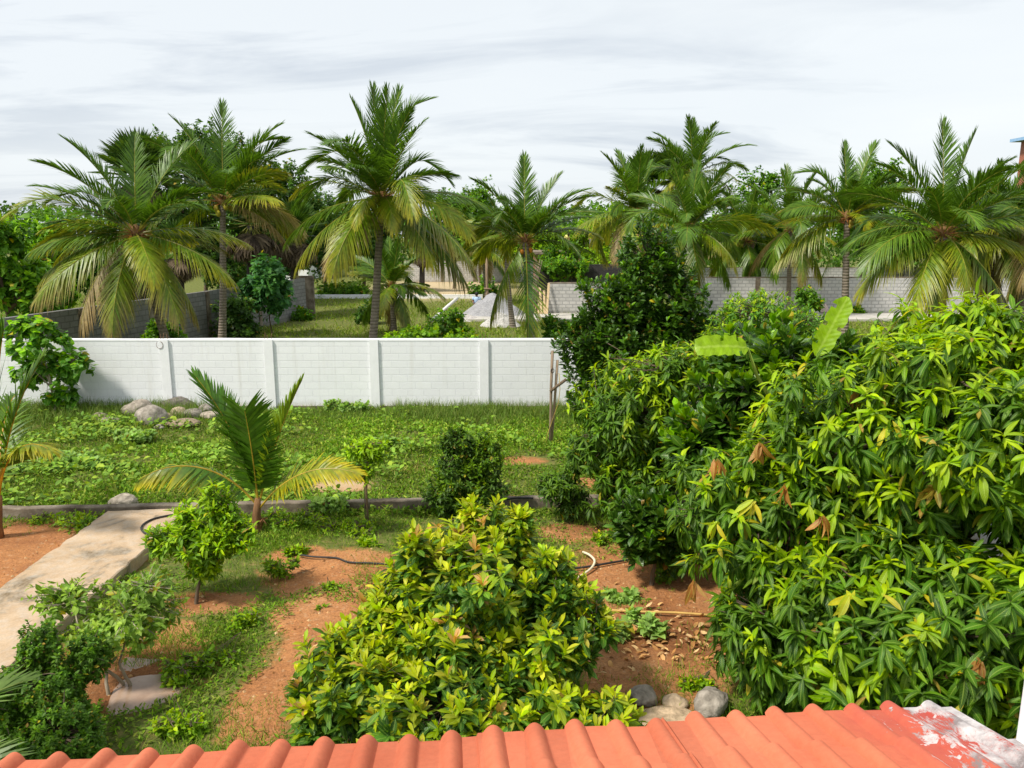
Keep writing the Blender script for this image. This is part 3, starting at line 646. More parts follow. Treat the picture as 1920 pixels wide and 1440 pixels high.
# ------------------------------------------------------------------ grass and ground cover (nobody could count it)
def inpath(x, y):
    P = np.array(pl)[:, :2]; ins = np.zeros(len(x), bool); n = len(P)
    for a in range(n):
        x1, y1 = P[a]; x2, y2 = P[(a + 1) % n]
        c = ((y1 > y) != (y2 > y)) & (x < (x2 - x1) * (y - y1) / (y2 - y1 + 1e-9) + x1); ins ^= c
    return ins
def patch(x, y, s, seed): return np.array([mnoise.noise(Vector((a * s + seed, b_ * s, seed))) for a, b_ in zip(x, y)])
def ground_points(n, x0, x1, y0, y1, thr=0.0):
    x = rng.uniform(x0, x1, n); y = rng.uniform(y0, y1, n)
    k = (np.abs(x) < 0.74 * (y + 1.5) + 0.6) & ~inpath(x, y) & (np.abs(y - kerb_y(x) - 0.08) > 0.10)
    c = (x - c0[0]) ** 2 / 0.36 + (y - c0[1]) ** 2 / 0.17 > 1; k &= c
    return x[k], y[k]
mb = MB()
GC = [(0.14, 0.235, 0.03), (0.18, 0.28, 0.038), (0.10, 0.185, 0.026), (0.27, 0.30, 0.065)]
# creeping leafy cover
x, y = ground_points(150000, -15, 7, 12.6, 20.85)
pr = 0.85 - bare(x, y) * 1.0 + 1.1 * patch(x, y, 0.9, 3.3) + 0.35 * patch(x, y, 3.1, 8.1); k = rng.random(len(x)) < pr; x, y = x[k], y[k]; n = len(x)
lush = np.clip(0.5 + patch(x, y, 0.45, 5.5), 0, 1)
X = rdir(n); X[:, 2] = np.abs(X[:, 2]) * 0.9 + 0.15; L = rng.uniform(0.05, 0.11, n) * (0.8 + 0.5 * lush)
scatter(mb, T_flat, np.stack([x, y, hgt(x, y) + rng.random(n) ** 2 * 0.12 * lush], -1), X, np.array([0, 0, 1.0]) + rdir(n) * 0.5, L, L * rng.uniform(0.25, 0.55, n), pick(GC, n, 0.2) * (0.7 + 0.6 * lush[:, None]))
x, y = ground_points(26000, -14, 4, 12.8, 20.3); pr = 1.6 * patch(x, y, 0.55, 61.0) + 0.8 * patch(x, y, 1.9, 71.0) + np.where(x < -4, 0.15, -0.1) - bare(x, y) * 0.6; k = rng.random(len(x)) < pr; x, y = x[k], y[k]; n = len(x)
X = rdir(n); X[:, 2] = np.abs(X[:, 2]) * 0.5 + 0.1; L = rng.uniform(0.08, 0.16, n)
scatter(mb, T_ell, np.stack([x, y, hgt(x, y) + 0.03 + rng.random(n) * 0.2], -1), X, np.array([0, -0.2, 1.0]) + rdir(n) * 0.5, L, L * rng.uniform(0.5, 0.8, n), pick([(0.17, 0.27, 0.05), (0.22, 0.33, 0.06), (0.12, 0.21, 0.04), (0.28, 0.35, 0.06)], n, 0.2))
x, y = ground_points(20000, -14, 5, 12.8, 20.6); pr = 1.5 * patch(x, y, 0.7, 81.0) - 0.15; k = rng.random(len(x)) < pr; x, y = x[k], y[k]; n = len(x)
X = rdir(n); X[:, 2] = np.abs(X[:, 2]) + 0.4; L = rng.uniform(0.10, 0.24, n)
scatter(mb, T_flat, np.stack([x, y, hgt(x, y)], -1), X, rdir(n), L, 0.012, pick([(0.36, 0.30, 0.12), (0.28, 0.26, 0.08), (0.22, 0.24, 0.06)], n, 0.2))
# front beds
x, y = ground_points(150000, -9, 4, 5.2, 13.2)
pr = 0.80 - bare(x, y) * 0.95 + 1.3 * patch(x, y, 0.8, 13.3) + 0.5 * patch(x, y, 2.6, 18.1); k = rng.random(len(x)) < pr * 0.95; x, y = x[k], y[k]; n = len(x)
X = rdir(n); X[:, 2] = np.abs(X[:, 2]) * 0.8 + 0.1; L = rng.uniform(0.035, 0.085, n)
scatter(mb, T_flat, np.stack([x, y, hgt(x, y) + rng.random(n) ** 2 * 0.05], -1), X, np.array([0, 0, 1.0]) + rdir(n) * 0.5, L, L * rng.uniform(0.2, 0.45, n), pick(GC, n, 0.2))
o = mb.build('ground_cover', M['grass'], smooth=False); o['kind'] = 'stuff'; o['label'] = 'low green weeds and creeping grass on the garden soil'
mb = MB()
def blades(x, y, h, w, lean, cols, z=0.0):
    n = len(x); X = rdir(n) * lean; X[:, 2] = 1.0
    scatter(mb, T_blade, np.stack([x, y, np.full(n, z) - 0.01], -1), X, rdir(n), h, w, pick(cols, n, 0.2))
# tall grass along the foot of the wall
x = rng.uniform(-14, 2.2, 26000); y = WY - 0.04 - np.abs(rng.normal(0, 0.9, 26000)); 
pr = 0.85 + 0.8 * patch(x, y, 0.7, 1.1) - np.where((x > wx(390)) & (x < wx(600)), 0.5, 0); k = (rng.random(len(x)) < pr) & (np.abs(x) < 0.74 * y + 2); x, y = x[k], y[k]
hf = np.where((x < wx(390)), 1.25, np.where(x > wx(740), 1.15, 0.75))
blades(x, y, rng.uniform(0.15, 0.42, len(x)) * hf, 0.016, 0.35, [(0.13, 0.20, 0.04), (0.095, 0.16, 0.03), (0.19, 0.22, 0.065)])
x, y = ground_points(26000, -15, 7, 12.6, 20.5); pr = 0.7 - bare(x, y) + 1.2 * patch(x, y, 0.6, 21.0); k = rng.random(len(x)) < pr; x, y = x[k], y[k]
blades(x, y, rng.uniform(0.06, 0.2, len(x)), 0.012, 0.6, GC)
x, y = ground_points(110000, -8, 3.5, 5.4, 13); pr = 0.62 - bare(x, y) * 0.55 + 1.6 * patch(x, y, 0.9, 31.0); k = rng.random(len(x)) < pr; x, y = x[k], y[k]
blades(x, y, rng.uniform(0.05, 0.16, len(x)), 0.009, 0.7, GC)
# beyond the wall
n = 60000; y = rng.uniform(30, 62, n); x = rng.uniform(-1, 1, n) * y * 0.6 - 3; pr = 0.7 + 0.9 * patch(x, y, 0.25, 41.0); pr = np.where((x > -3) & (y > 43) & (y < 46.8), 0, pr)
k = rng.random(n) < pr; x, y = x[k], y[k]; blades(x, y, rng.uniform(0.10, 0.32, len(x)), 0.05, 0.8, [(0.15, 0.23, 0.03), (0.19, 0.27, 0.04), (0.28, 0.29, 0.08)])
n = 9000; y = 22 + np.abs(rng.normal(0, 5, n)); x = rng.uniform(-12, 8, n); blades(x, y, rng.uniform(0.2, 0.7, n), 0.03, 0.5, GC)
o = mb.build('grass', M['grass'], smooth=False); o['kind'] = 'stuff'; o['label'] = 'tufts of green grass on the lawn and along the foot of the wall'
mb = MB(); n = 9000; x = rng.uniform(-7.5, 4, n); y = rng.uniform(5.3, 13, n); k = (bare(x, y) > 0.45) & ~inpath(x, y) & (rng.random(n) < 0.8); x, y = x[k], y[k]; n = len(x)
oc = np.array([(1, 0, 0), (0, 1, 0), (-1, 0, 0), (0, -1, 0), (0, 0, 0.8), (0, 0, -0.8)], float); of = np.array([(0, 1, 4), (1, 2, 4), (2, 3, 4), (3, 0, 4), (1, 0, 5), (2, 1, 5), (3, 2, 5), (0, 3, 5)])
r_ = np.abs(rng.normal(0, 0.011, n)) + 0.006; V = np.stack([x, y, hgt(x, y)], -1)[:, None] + oc[None] * r_[:, None, None] * rng.uniform(0.6, 1.3, (n, 6, 1))
mb.add(V.reshape(-1, 3), (of[None] + (np.arange(n) * 6)[:, None, None]).reshape(-1, 3), np.repeat(pick([(0.40, 0.20, 0.10), (0.30, 0.14, 0.07), (0.48, 0.33, 0.2), (0.22, 0.11, 0.06)], n, 0.15), 6, 0))
o = mb.build('soil_clods', M['dry'], smooth=False); o['kind'] = 'stuff'; o['label'] = 'small clods and grit on the red soil'
# fallen leaves
mb = MB(); n = 210; cc = G(1215, 1200); x = cc[0] + rng.normal(0, 0.5, n); y = cc[1] + rng.normal(0.05, 0.42, n)
X = rdir(n); X[:, 2] *= 0.25; L = rng.uniform(0.06, 0.15, n)
scatter(mb, [leaf_tpl('ell', 4, cu, 0.5) for cu in (1.2, -1.0, 0.4)], np.stack([x, y, hgt(x, y) + 0.035], -1), X, np.array([0, 0, 1.0]) + rdir(n) * 0.3, L, L * rng.uniform(0.3, 0.5, n), pick([(0.50, 0.30, 0.15), (0.58, 0.40, 0.23), (0.34, 0.17, 0.08)], n))
o = mb.build('leaf_litter', M['dry']); o['kind'] = 'stuff'; o['label'] = 'curled dry brown leaves fallen on the red soil'

# ------------------------------------------------------------------ palms
def frond(par, P0, az, el, L, droop, n=44, lw=0.055, roll=0.0, vee=22, sag=0.25, cols=((0.035, 0.085, 0.016), (0.06, 0.13, 0.02)), tipc=None, kink=None, name='frond', lab=None, wl=0.27, rc=(0.30, 0.28, 0.06), bare0=0.14, ang=(66, 44, 14), blunt=False):
    az = R(az); m = 15; s = np.linspace(0, 1, m); e = R(el) - R(droop) * s ** 1.35
    if kink: e = e - R(kink[1]) / (1 + np.exp(-(s - kink[0]) * 40))
    azs = az + rng.normal(0, 0.10) * s
    T = np.stack([np.cos(e) * np.cos(azs), np.cos(e) * np.sin(azs), np.sin(e)], -1)
    P = np.asarray(P0, float) + np.concatenate([[np.zeros(3)], np.cumsum((T[1:] + T[:-1]) / 2, axis=0) * L / (m - 1)])
    Sd = np.stack([-np.sin(azs), np.cos(azs), 0 * s], -1); Nn = np.cross(T, Sd)
    ro = R(roll) * (0.3 + 0.7 * s) + rng.normal(0, 0.15) * s
    S2 = Sd * np.cos(ro)[:, None] + Nn * np.sin(ro)[:, None]; N2 = np.cross(T, S2)
    mb = MB(); c0_, c1_ = np.array(cols[0]), np.array(cols[1])
    mb.tube(P, np.linspace(0.028, 0.006, m) * (L / 4) ** 0.5, 5, np.array(rc), cap=False)
    q = np.linspace(bare0, 0.995, n) + rng.normal(0, 0.004, n)
    def itp(A): return np.stack([np.interp(q, s, A[:, k]) for k in range(3)], -1)
    p, t, sd_, nn = itp(P), itp(T), itp(S2), itp(N2)
    prof_ = np.interp(q, [0.1, 0.2, 0.4, 0.65, 0.88, 1.0], [0.45, 0.8, 1.0, 0.98, 0.95, 0.9] if blunt else [0.45, 0.8, 1.0, 0.92, 0.62, 0.38]); an = np.radians(np.interp(q, [0.1, 0.5, 1.0], ang))
    for sg in (-1, 1):
        a = an + rng.normal(0, 0.07, n); v = np.radians(vee) + rng.normal(0, 0.13, n)
        d = t * np.cos(a)[:, None] + sg * sd_ * (np.sin(a) * np.cos(v))[:, None] + nn * (np.sin(a) * np.sin(v))[:, None]
        l = L * wl * prof_ * rng.uniform(0.86, 1.08, n)
        keep = rng.random(n) > 0.04
        tk = np.array([0, 0.12, 0.4, 0.7, 1.0]); wk = np.array([0.35, 0.9, 1.0, 0.7, 0.05])
        pos = p[:, None] + d[:, None] * (l[:, None] * tk)[..., None]
        g_ = (l * sag * rng.uniform(0.6, 1.4, n))[:, None] * tk ** 2.0
        pos[..., 2] -= g_
        wd = nrm(t - d * (t * d).sum(1, keepdims=True))[:, None] * (lw * 0.5 * wk)[None, :, None]
        V = np.stack([pos - wd, pos + wd], 2)[keep]      # (n,5,2,3)
        nk = len(V); base = (np.arange(nk) * 10)[:, None, None]; ii = (np.arange(4) * 2)[None, :, None]
        F = base + ii + np.array([0, 1, 3, 2])[None, None]
        f = rng.random((n, 1)); C = (c0_ * (1 - f) + c1_ * f) * (1 + rng.normal(0, 0.12, (n, 1)))
        C = np.repeat(C[:, None], 5, 1)
        if tipc is not None:
            tt = np.clip(tk[None, :, None] * 0.75 + q[:, None, None] * 0.55 - 0.45 + rng.normal(0, 0.12, (n, 1, 1)), 0, 1); C = C * (1 - tt) + np.array(tipc) * tt
        C = np.repeat(C[keep][:, :, None], 2, 2)
        mb.add(V.reshape(-1, 3), F.reshape(-1, 4), np.clip(C.reshape(-1, 3), 0.004, 1))
    o = mb.build(name, M['palm'], par, smooth=False)
    if lab: o['label'] = lab
    return o
PGREEN = ((0.065, 0.125, 0.020), (0.115, 0.19, 0.028)); PYEL = ((0.12, 0.20, 0.022), (0.21, 0.26, 0.028)); PDRY = ((0.22, 0.17, 0.085), (0.36, 0.29, 0.16)); PMID = ((0.09, 0.165, 0.024), (0.14, 0.21, 0.030))
TY = (0.38, 0.31, 0.045); TB = (0.30, 0.20, 0.09)
def coconut_palm(label, crown, base, fr, tr=0.15, nuts=6, group='coconut palms beyond the white wall', seed=0, n=76, lw=0.045, name='coconut_palm', nutc=(0.8, 0.75, 0.5), flower=True, sc=1.0):
    fr = [(f[0], f[1], f[2] * sc) + tuple(f[3:]) for f in fr]
    crown = np.asarray(crown, float); base = np.asarray(base, float)
    t = thing(name, label, 'palm', base, group)
    m = 16; s = np.linspace(0, 1, m)[:, None]; d = crown - base
    P = base + d * s; P[:, :2] += (d[:2] * 0.28) * ((s - s ** 2) * (s - 0.9) * -2.0)
    P[0, 2] -= 0.15
    r = tr * np.interp(s[:, 0], [0, 0.06, 0.2, 1], [1.55, 1.2, 1.0, 0.78]); mb = MB(); mb.tube(P, r, 10, cap=False); mb.build('trunk', M['ptrunk'], t)
    mb = MB(); L0 = fr[0][2]
    for q in range(26):        # old leaf bases and fibre round the growing point
        az = rng.uniform(0, 6.28); el = rng.uniform(0.1, 1.3); dd = np.array([math.cos(az) * math.cos(el), math.sin(az) * math.cos(el), math.sin(el)]); st = crown + np.array([0, 0, rng.uniform(-0.35, 0.1)]) * tr / 0.15
        mb.tube([st, st + dd * 0.22 * L0 / 4, st + dd * 0.5 * L0 / 4 - [0, 0, 0.03]], [0.07 * L0 / 4, 0.05 * L0 / 4, 0.02 * L0 / 4], 5, np.array([rng.uniform(0.7, 1.3)] * 3) * np.array([1, rng.uniform(0.85, 1.0), 0.85]), cap=False)
    mb.ball(crown + [0, 0, 0.05], np.array([0.2, 0.2, 0.3]) * L0 / 4, (0.9, 0.9, 0.8)); mb.build('crownshaft', M['fibre'], t)
    if flower:
        mb = MB()
        for q in range(34):
            az = rng.uniform(0, 6.28); el = rng.uniform(-0.3, 1.1); dd = np.array([math.cos(az) * math.cos(el), math.sin(az) * math.cos(el), math.sin(el)]); st = crown + [0, 0, -0.05]
            ln = rng.uniform(0.4, 0.85) * L0 / 4; mb.tube([st, st + dd * ln * 0.6, st + dd * ln - [0, 0, 0.12 * ln]], [0.012, 0.010, 0.004], 3, (1.9, 1.4, 0.9), cap=False)
        mb.build('flower_stalk', M['fibre'], t)
    for q in range(nuts):
        az = rng.uniform(0, 6.28) if q % 2 else R(270) + rng.normal(0, 0.7); mb = MB(); rr_ = 0.11 * L0 / 4
        mb.ball(crown + np.array([math.cos(az) * 0.30, math.sin(az) * 0.30, -0.18 - rng.random() * 0.35]) * L0 / 4, (rr_, rr_, rr_ * 1.25), np.array(nutc) * rng.uniform(0.75, 1.2)); mb.build('coconut', M['nut'], t)
    fr = list(fr) + [(rng.uniform(0, 360), rng.uniform(-5, 62), L0 * rng.uniform(0.8, 0.98), rng.uniform(20, 48), dict(kink=(rng.uniform(0.5, 0.8), rng.uniform(20, 60)) if rng.random() < 0.35 else None)) for q in range(9 if len(fr) < 30 else 5)]
    for f in fr:
        az, el, L, dr = f[:4]; kw = f[4] if len(f) > 4 else {}
        age = (80 - el) / 110.0
        k = dict(vee=25 - 50 * max(0, age - 0.2), sag=0.10 + 0.42 * max(0, age - 0.05), n=n, lw=lw, roll=rng.normal(0, 26))
        u = rng.random()
        if age < 0.35: k.update(cols=PGREEN)
        elif age < 0.62: k.update(cols=PMID if u < 0.5 else PGREEN, tipc=TY if u < 0.3 else None)
        else: k.update(cols=PYEL if u < 0.35 else PMID, tipc=TY if u < 0.45 else (TB if u < 0.6 else None))
        if el < -25 and u < 0.35 and 'cols' not in kw: k.update(cols=PDRY, tipc=TB, lab='dry brown hanging frond'); 
        k.update(kw); frond(t, crown + np.array([math.cos(R(az)), math.sin(R(az)), 0.0]) * 0.06, az + rng.normal(0, 3), el, L * rng.uniform(0.95, 1.05), dr, **k)
    return t
def generic_fronds(nf, L, lo=-45, hi=82, az0=0.0):
    out_ = []
    for i_ in range(nf):
        u = i_ / (nf - 1); el = hi + (lo - hi) * u ** 1.1; out_.append((az0 + i_ * 137.5, el + rng.normal(0, 5), L * (0.85 + 0.2 * math.sin(u * 3.1)), 16 + 40 * math.sin(min(u * 1.3, 1) * 1.57) * rng.uniform(0.7, 1.2) - max(0, -el) * 0.4,
                     dict(kink=(rng.uniform(0.5, 0.8), rng.uniform(20, 70)) if rng.random() < 0.22 else None)))
    return out_
dr_ = dict(cols=PDRY, tipc=TB)
ye = dict(cols=PYEL, tipc=TY)
coconut_palm('tall coconut palm with green nuts rising left of centre behind the white wall', D(716, 372, 28), (D(692, 640, 28)[0], 28, 0),
  [(120, 85, 4.6, 8), (40, 84, 4.4, 14), (200, 82, 4.0, 16), (300, 83, 4.0, 12), (20, 79, 4.5, 20, dict(kink=(0.8, 40))), (330, 76, 3.6, 28), (185, 60, 4.0, 40, dict(kink=(0.6, 60))), (160, 48, 3.6, 45), (178, 32, 3.9, 38, dict(kink=(0.55, 45))), (5, 58, 3.6, 55, dict(kink=(0.6, 55))), (350, 38, 3.3, 50),
   (20, 45, 3.2, 60), (90, 55, 3.8, 50), (130, 25, 3.8, 60), (60, 25, 3.8, 60), (2, 14, 4.3, 42, dict(cols=PMID)), (340, 5, 4.4, 60), (194, -2, 4.2, 52, dict(cols=PMID)), (212, -18, 4.4, 42, dict(cols=PMID, tipc=TY)), (228, -28, 4.2, 34, dr_), (240, -24, 4.3, 40, ye),
   (258, 10, 2.9, 78, ye), (292, 6, 3.0, 74, ye), (310, -22, 4.3, 36, dict(cols=PMID, tipc=TY)), (325, -12, 5.0, 42, dict(cols=PMID)), (338, -30, 4.7, 26, dict(cols=PGREEN, tipc=TB)), (150, -12, 4.0, 60), (30, -12, 4.0, 60)], sc=0.87, nuts=9, n=92, lw=0.042)
coconut_palm('wide spreading coconut palm with yellowed fronds at far left', D(255, 438, 26), (D(330, 640, 26)[0], 26, 0),
  [(100, 82, 3.6, 15), (190, 74, 3.7, 35), (30, 70, 3.7, 30), (215, 60, 3.6, 45), (172, 52, 3.9, 50, dict(kink=(0.6, 30))), (185, 34, 4.4, 40, dict(kink=(0.72, 30))), (0, 50, 3.6, 60), (330, 42, 3.5, 60), (60, 40, 3.6, 55), (130, 30, 3.6, 60),
   (280, 55, 3.0, 85), (182, 10, 3.7, 45, ye), (196, -10, 3.8, 40, dict(cols=PMID, tipc=TY)), (168, 5, 3.8, 50), (6, 12, 3.8, 40, dict(cols=PMID, tipc=TY)), (346, -8, 4.0, 38, dict(cols=PMID)), (212, -20, 4.0, 34, dict(cols=PYEL, tipc=TB)), (300, -8, 3.2, 52, ye), (268, -40, 3.9, 36, dict(cols=PYEL, tipc=TB)),
   (235, -38, 3.6, 40, dr_), (318, -32, 3.9, 40, dict(cols=PYEL, tipc=TB)), (340, -38, 3.8, 30, dict(cols=PYEL, tipc=TB)), (250, -55, 3.4, 25, dr_)], sc=0.94, nuts=5, nutc=(1.0, 0.6, 0.3), n=92, lw=0.042)
coconut_palm('slim upright coconut palm with green nuts standing beside a broad dark tree at left', D(418, 378, 33), (D(415, 640, 33)[0], 33, 0),
  [(90, 83, 3.9, 10), (160, 72, 3.8, 30), (20, 68, 3.9, 35), (200, 58, 3.7, 40), (0, 50, 3.8, 40), (340, 40, 3.4, 50), (180, 40, 3.4, 60), (120, 35, 3.6, 60), (60, 35, 3.6, 55), (10, 22, 3.6, 35), (250, 50, 3.0, 60), (300, 45, 3.2, 60),
   (350, 5, 3.9, 55, dict(cols=PDRY, tipc=(0.4, 0.33, 0.2))), (335, -12, 3.6, 40, dr_), (190, 8, 3.2, 60), (215, 5, 3.2, 60), (170, -10, 3.2, 60)], nuts=7, nutc=(0.75, 0.85, 0.4))
coconut_palm('medium coconut palm with orange flower stalks and one long hanging frond near the centre', D(985, 452, 30), (D(1000, 640, 30)[0], 30, 0),
  [(100, 85, 3.1, 8), (20, 72, 2.9, 25), (165, 66, 3.0, 40), (200, 50, 3.1, 55), (0, 55, 3.0, 48), (340, 45, 3.0, 55), (178, 28, 3.1, 48), (10, 25, 2.9, 50), (60, 45, 3, 50), (130, 40, 3, 50), (250, 60, 2.6, 60), (300, 50, 2.6, 70),
   (2, 5, 2.6, 35, dict(cols=PMID)), (195, 8, 2.8, 50), (272, -58, 4.0, 30, dict(cols=((0.06, 0.15, 0.03), (0.09, 0.19, 0.035)), tipc=TY, n=54, sag=0.1)), (215, -50, 3.4, 28, dict(cols=PMID))], nuts=2, nutc=(1.2, 0.6, 0.3), tr=0.17)
coconut_palm('largest coconut palm on the right with a lattice of drooping green fronds', D(1768, 438, 28), (D(1768, 640, 28)[0], 28, 0),
  [(95, 84, 4.2, 8), (40, 76, 4.1, 18), (150, 72, 4.0, 30), (190, 62, 3.9, 45), (20, 58, 4.2, 35), (5, 40, 4.2, 45), (175, 42, 4.2, 50), (280, 65, 3.4, 55), (230, 55, 3.4, 60), (320, 50, 3.4, 60), (60, 40, 3.8, 55), (120, 40, 3.8, 55), (355, 20, 4.4, 48), (182, 18, 4.0, 60),
   (200, 10, 4.2, 66, dict(cols=PMID)), (345, 5, 4.0, 60, ye), (210, -10, 4.2, 50, dict(cols=PMID, tipc=TY)), (272, -20, 3.2, 60, ye), (300, -30, 4.0, 45, dict(cols=PGREEN, tipc=TB)), (318, -38, 4.2, 30, dict(cols=((0.03, 0.05, 0.018), (0.05, 0.07, 0.02)))), (225, -30, 4.2, 36, ye), (240, -45, 3.4, 30)], sc=0.92, nuts=5, tr=0.2, n=92, lw=0.042)
coconut_palm('coconut palm with one dead bleached frond in front of the grey boundary wall', D(1588, 408, 32), (D(1586, 640, 32)[0], 32, 0),
  [(100, 83, 3.4, 10), (30, 74, 3.5, 22), (160, 68, 3.5, 38, dict(kink=(0.7, 40))), (178, 42, 3.6, 48), (10, 45, 3.5, 55), (350, 30, 3.4, 55), (200, 25, 3.4, 50), (70, 50, 3.2, 50), (125, 45, 3.2, 50), (260, 60, 2.8, 60), (310, 50, 2.8, 60), (270, 20, 2.4, 85, ye), (350, 8, 3.0, 60, ye),
   (196, -18, 4.0, 35, dict(cols=PYEL, tipc=(0.5, 0.42, 0.27))), (188, -8, 3.6, 50, ye), (320, -25, 3.0, 45, ye)], sc=0.9, nuts=3)
L_ = [('tall coconut palm with a bright lower frond left of the far fan palms', 1192, 398, 44, 1200, 3.9, 22, -40), ('coconut palm with full green crown directly behind the dark conical tree', 1292, 428, 38, 1290, 3.6, 22, -55),
      ('high coconut palm with a sparse spiky head above the far trees', 1300, 330, 52, 1300, 4.0, 18, -15), ('small coconut palm with short crown before the second grey wall', 1398, 452, 50, 1392, 3.6, 18, -50),
      ('bushy coconut palm left of the dead bleached frond', 1482, 428, 46, 1478, 4.0, 20, -45), ('coconut palm with rusty hanging fronds near the right edge', 1862, 440, 34, 1862, 3.6, 20, -55),
      ('coconut palm cut by the right edge with yellow fronds', 1935, 415, 33, 1912, 3.8, 22, -55), ('small half hidden coconut palm growing behind the tall central palm', 735, 535, 38, 738, 2.6, 15, -45),
      ('thin young coconut palm with pale yellow frond beyond the rubble heap', 905, 468, 55, 915, 2.9, 14, -40), ('hidden coconut palm with grey trunk left of the hanging frond palm', 945, 440, 40, 962, 2.4, 12, -25)]
for k, (lb, px, py, dd, bx, L, nf, lo) in enumerate(L_):
    coconut_palm(lb, D(px, py, dd), (D(bx, 600, dd)[0], dd, 0), generic_fronds(nf, L, lo, 82, k * 47.0), nuts=2 if dd < 40 else 0, n=64, lw=0.058 if dd > 40 else 0.05, tr=0.14)

def fan_palm(label, crown, base, L, nf, skirt, seed=0):
    crown = np.asarray(crown, float); base = np.asarray(base, float); t = thing('fan_palm', label, 'palm', base, 'fan palms beyond the wall')
    mb = MB(); s = np.linspace(0, 1, 8)[:, None]; mb.tube(base + (crown - base) * s - [0, 0, 0.1], np.linspace(0.26, 0.2, 8), 9, cap=False); mb.build('trunk', M['dtrunk'], t)
    def fan(mb, az, el, cols, droop):
        d = np.array([math.cos(az) * math.cos(el), math.sin(az) * math.cos(el), math.sin(el)]); sd_ = np.array([-math.sin(az), math.cos(az), 0]); nn = np.cross(d, sd_)
        c = crown + d * L * 0.45; mb.tube([crown, c], [0.03, 0.02], 4, (0.2, 0.2, 0.06), cap=False)
        n = 22; a = np.linspace(-2.0, 2.0, n); X = d * np.cos(a)[:, None] + sd_ * np.sin(a)[:, None] + nn * 0.15
        Lx = L * 0.55 * (0.75 + 0.25 * np.cos(a)); 
        scatter(mb, [leaf_tpl('lance', 3, droop, 0.5)], np.repeat(c[None], n, 0), X, np.repeat(nn[None], n, 0) + rng.normal(0, 0.1, (n, 3)), Lx, Lx * 0.12, pick(cols, n))
    mb = MB()
    for i_ in range(nf): fan(mb, i_ * 2.399, R(80 - 95 * (i_ / nf) ** 1.1) + rng.normal(0, 0.08), [(0.035, 0.075, 0.016), (0.055, 0.10, 0.02), (0.08, 0.12, 0.025)], 0.25)
    mb.build('fan_crown', M['palm'], t, smooth=False)
    if skirt:
        mb = MB()
        for i_ in range(skirt): fan(mb, i_ * 2.399, R(-35 - 50 * rng.random()), [(0.10, 0.075, 0.05), (0.16, 0.12, 0.085), (0.06, 0.045, 0.035)], 0.9)
        mb.build('dead_leaf_skirt', M['dry'], t, smooth=False)
    return t
for lb, px, py, dd, L, nf, sk in [('dark fan palm between the two leftmost coconut palms', 262, 330, 38, 2.3, 30, 8), ('fan palm with a shaggy dead skirt right of the slim coconut palm', 470, 420, 44, 2.4, 26, 30), ('fan palm with a dark ragged skirt left of the tall central palm', 552, 438, 47, 2.3, 22, 34),
       ('tall fan palm with round green head among the far right palms', 1210, 345, 58, 2.6, 34, 0), ('rounded fan palm next to the high spiky coconut palm', 1258, 338, 58, 2.6, 34, 6), ('short dark fan palm trunk with brown skirt under the leftmost palm', 335, 470, 36, 1.6, 14, 26), ('squat brown skirted fan palm behind the tall central palm', 792, 470, 66, 1.6, 14, 24)]:
    fan_palm(lb, D(px, py, dd), (D(px, 600, dd)[0], dd, 0), L, nf, sk)

# ------------------------------------------------------------------ background trees and bushes
def bgtree(label, px, top, bot, wpx, dd, sp, leaf=1.0, nb=6, spacing=0.46, name='broadleaf_tree', cat='tree', tr=0.16, group='broadleaf trees beyond the walls', fill=0.55, bark='bark', lumps=0.3):
    c = D(px, (top + bot) / 2, dd); hw = wpx / 2 / FPX * dd; hz = (bot - top) / 2 / FPX * dd
    bl = [((c[0], dd, c[2]), (hw * 0.75, hw * 0.7, hz * 0.78))]
    for q in range(nb):
        an = q * 2.399 + px; rr_ = rng.uniform(0.5, 0.7); zf = rng.uniform(-0.6, 0.75)
        bl.append(((c[0] + hw * rr_ * math.cos(an) * (1 - 0.35 * max(zf, 0)), dd + hw * 0.6 * math.sin(an), c[2] + hz * zf * 0.85), (hw * rng.uniform(0.28, 0.42),) * 2 + (hz * rng.uniform(0.22, 0.36),)))
    return tree(name, label, cat, (c[0], dd, 0), bl, sp, spacing, tr, bark, 'leaf', group, twig=False, fill=fill, scale=leaf, lumps=lumps)
FD = spx(FAR, mature=[(0.05, 0.10, 0.025), (0.07, 0.13, 0.03)], young=[(0.10, 0.19, 0.04), (0.13, 0.22, 0.045)])
FM = spx(FAR, mature=[(0.08, 0.17, 0.025), (0.11, 0.21, 0.03)], young=[(0.17, 0.31, 0.035), (0.21, 0.34, 0.04)], pyoung=0.5)
FL = spx(FAR, mature=[(0.13, 0.24, 0.03), (0.17, 0.29, 0.035)], young=[(0.27, 0.41, 0.04), (0.32, 0.44, 0.05)], pyoung=0.55)
BIGL = spx(FAR, tpl=T_heart, L=(0.22, 0.38), W=(0.55, 0.75), mature=[(0.10, 0.21, 0.03), (0.13, 0.25, 0.035)], young=[(0.22, 0.38, 0.04), (0.27, 0.42, 0.05)], pyoung=0.5)
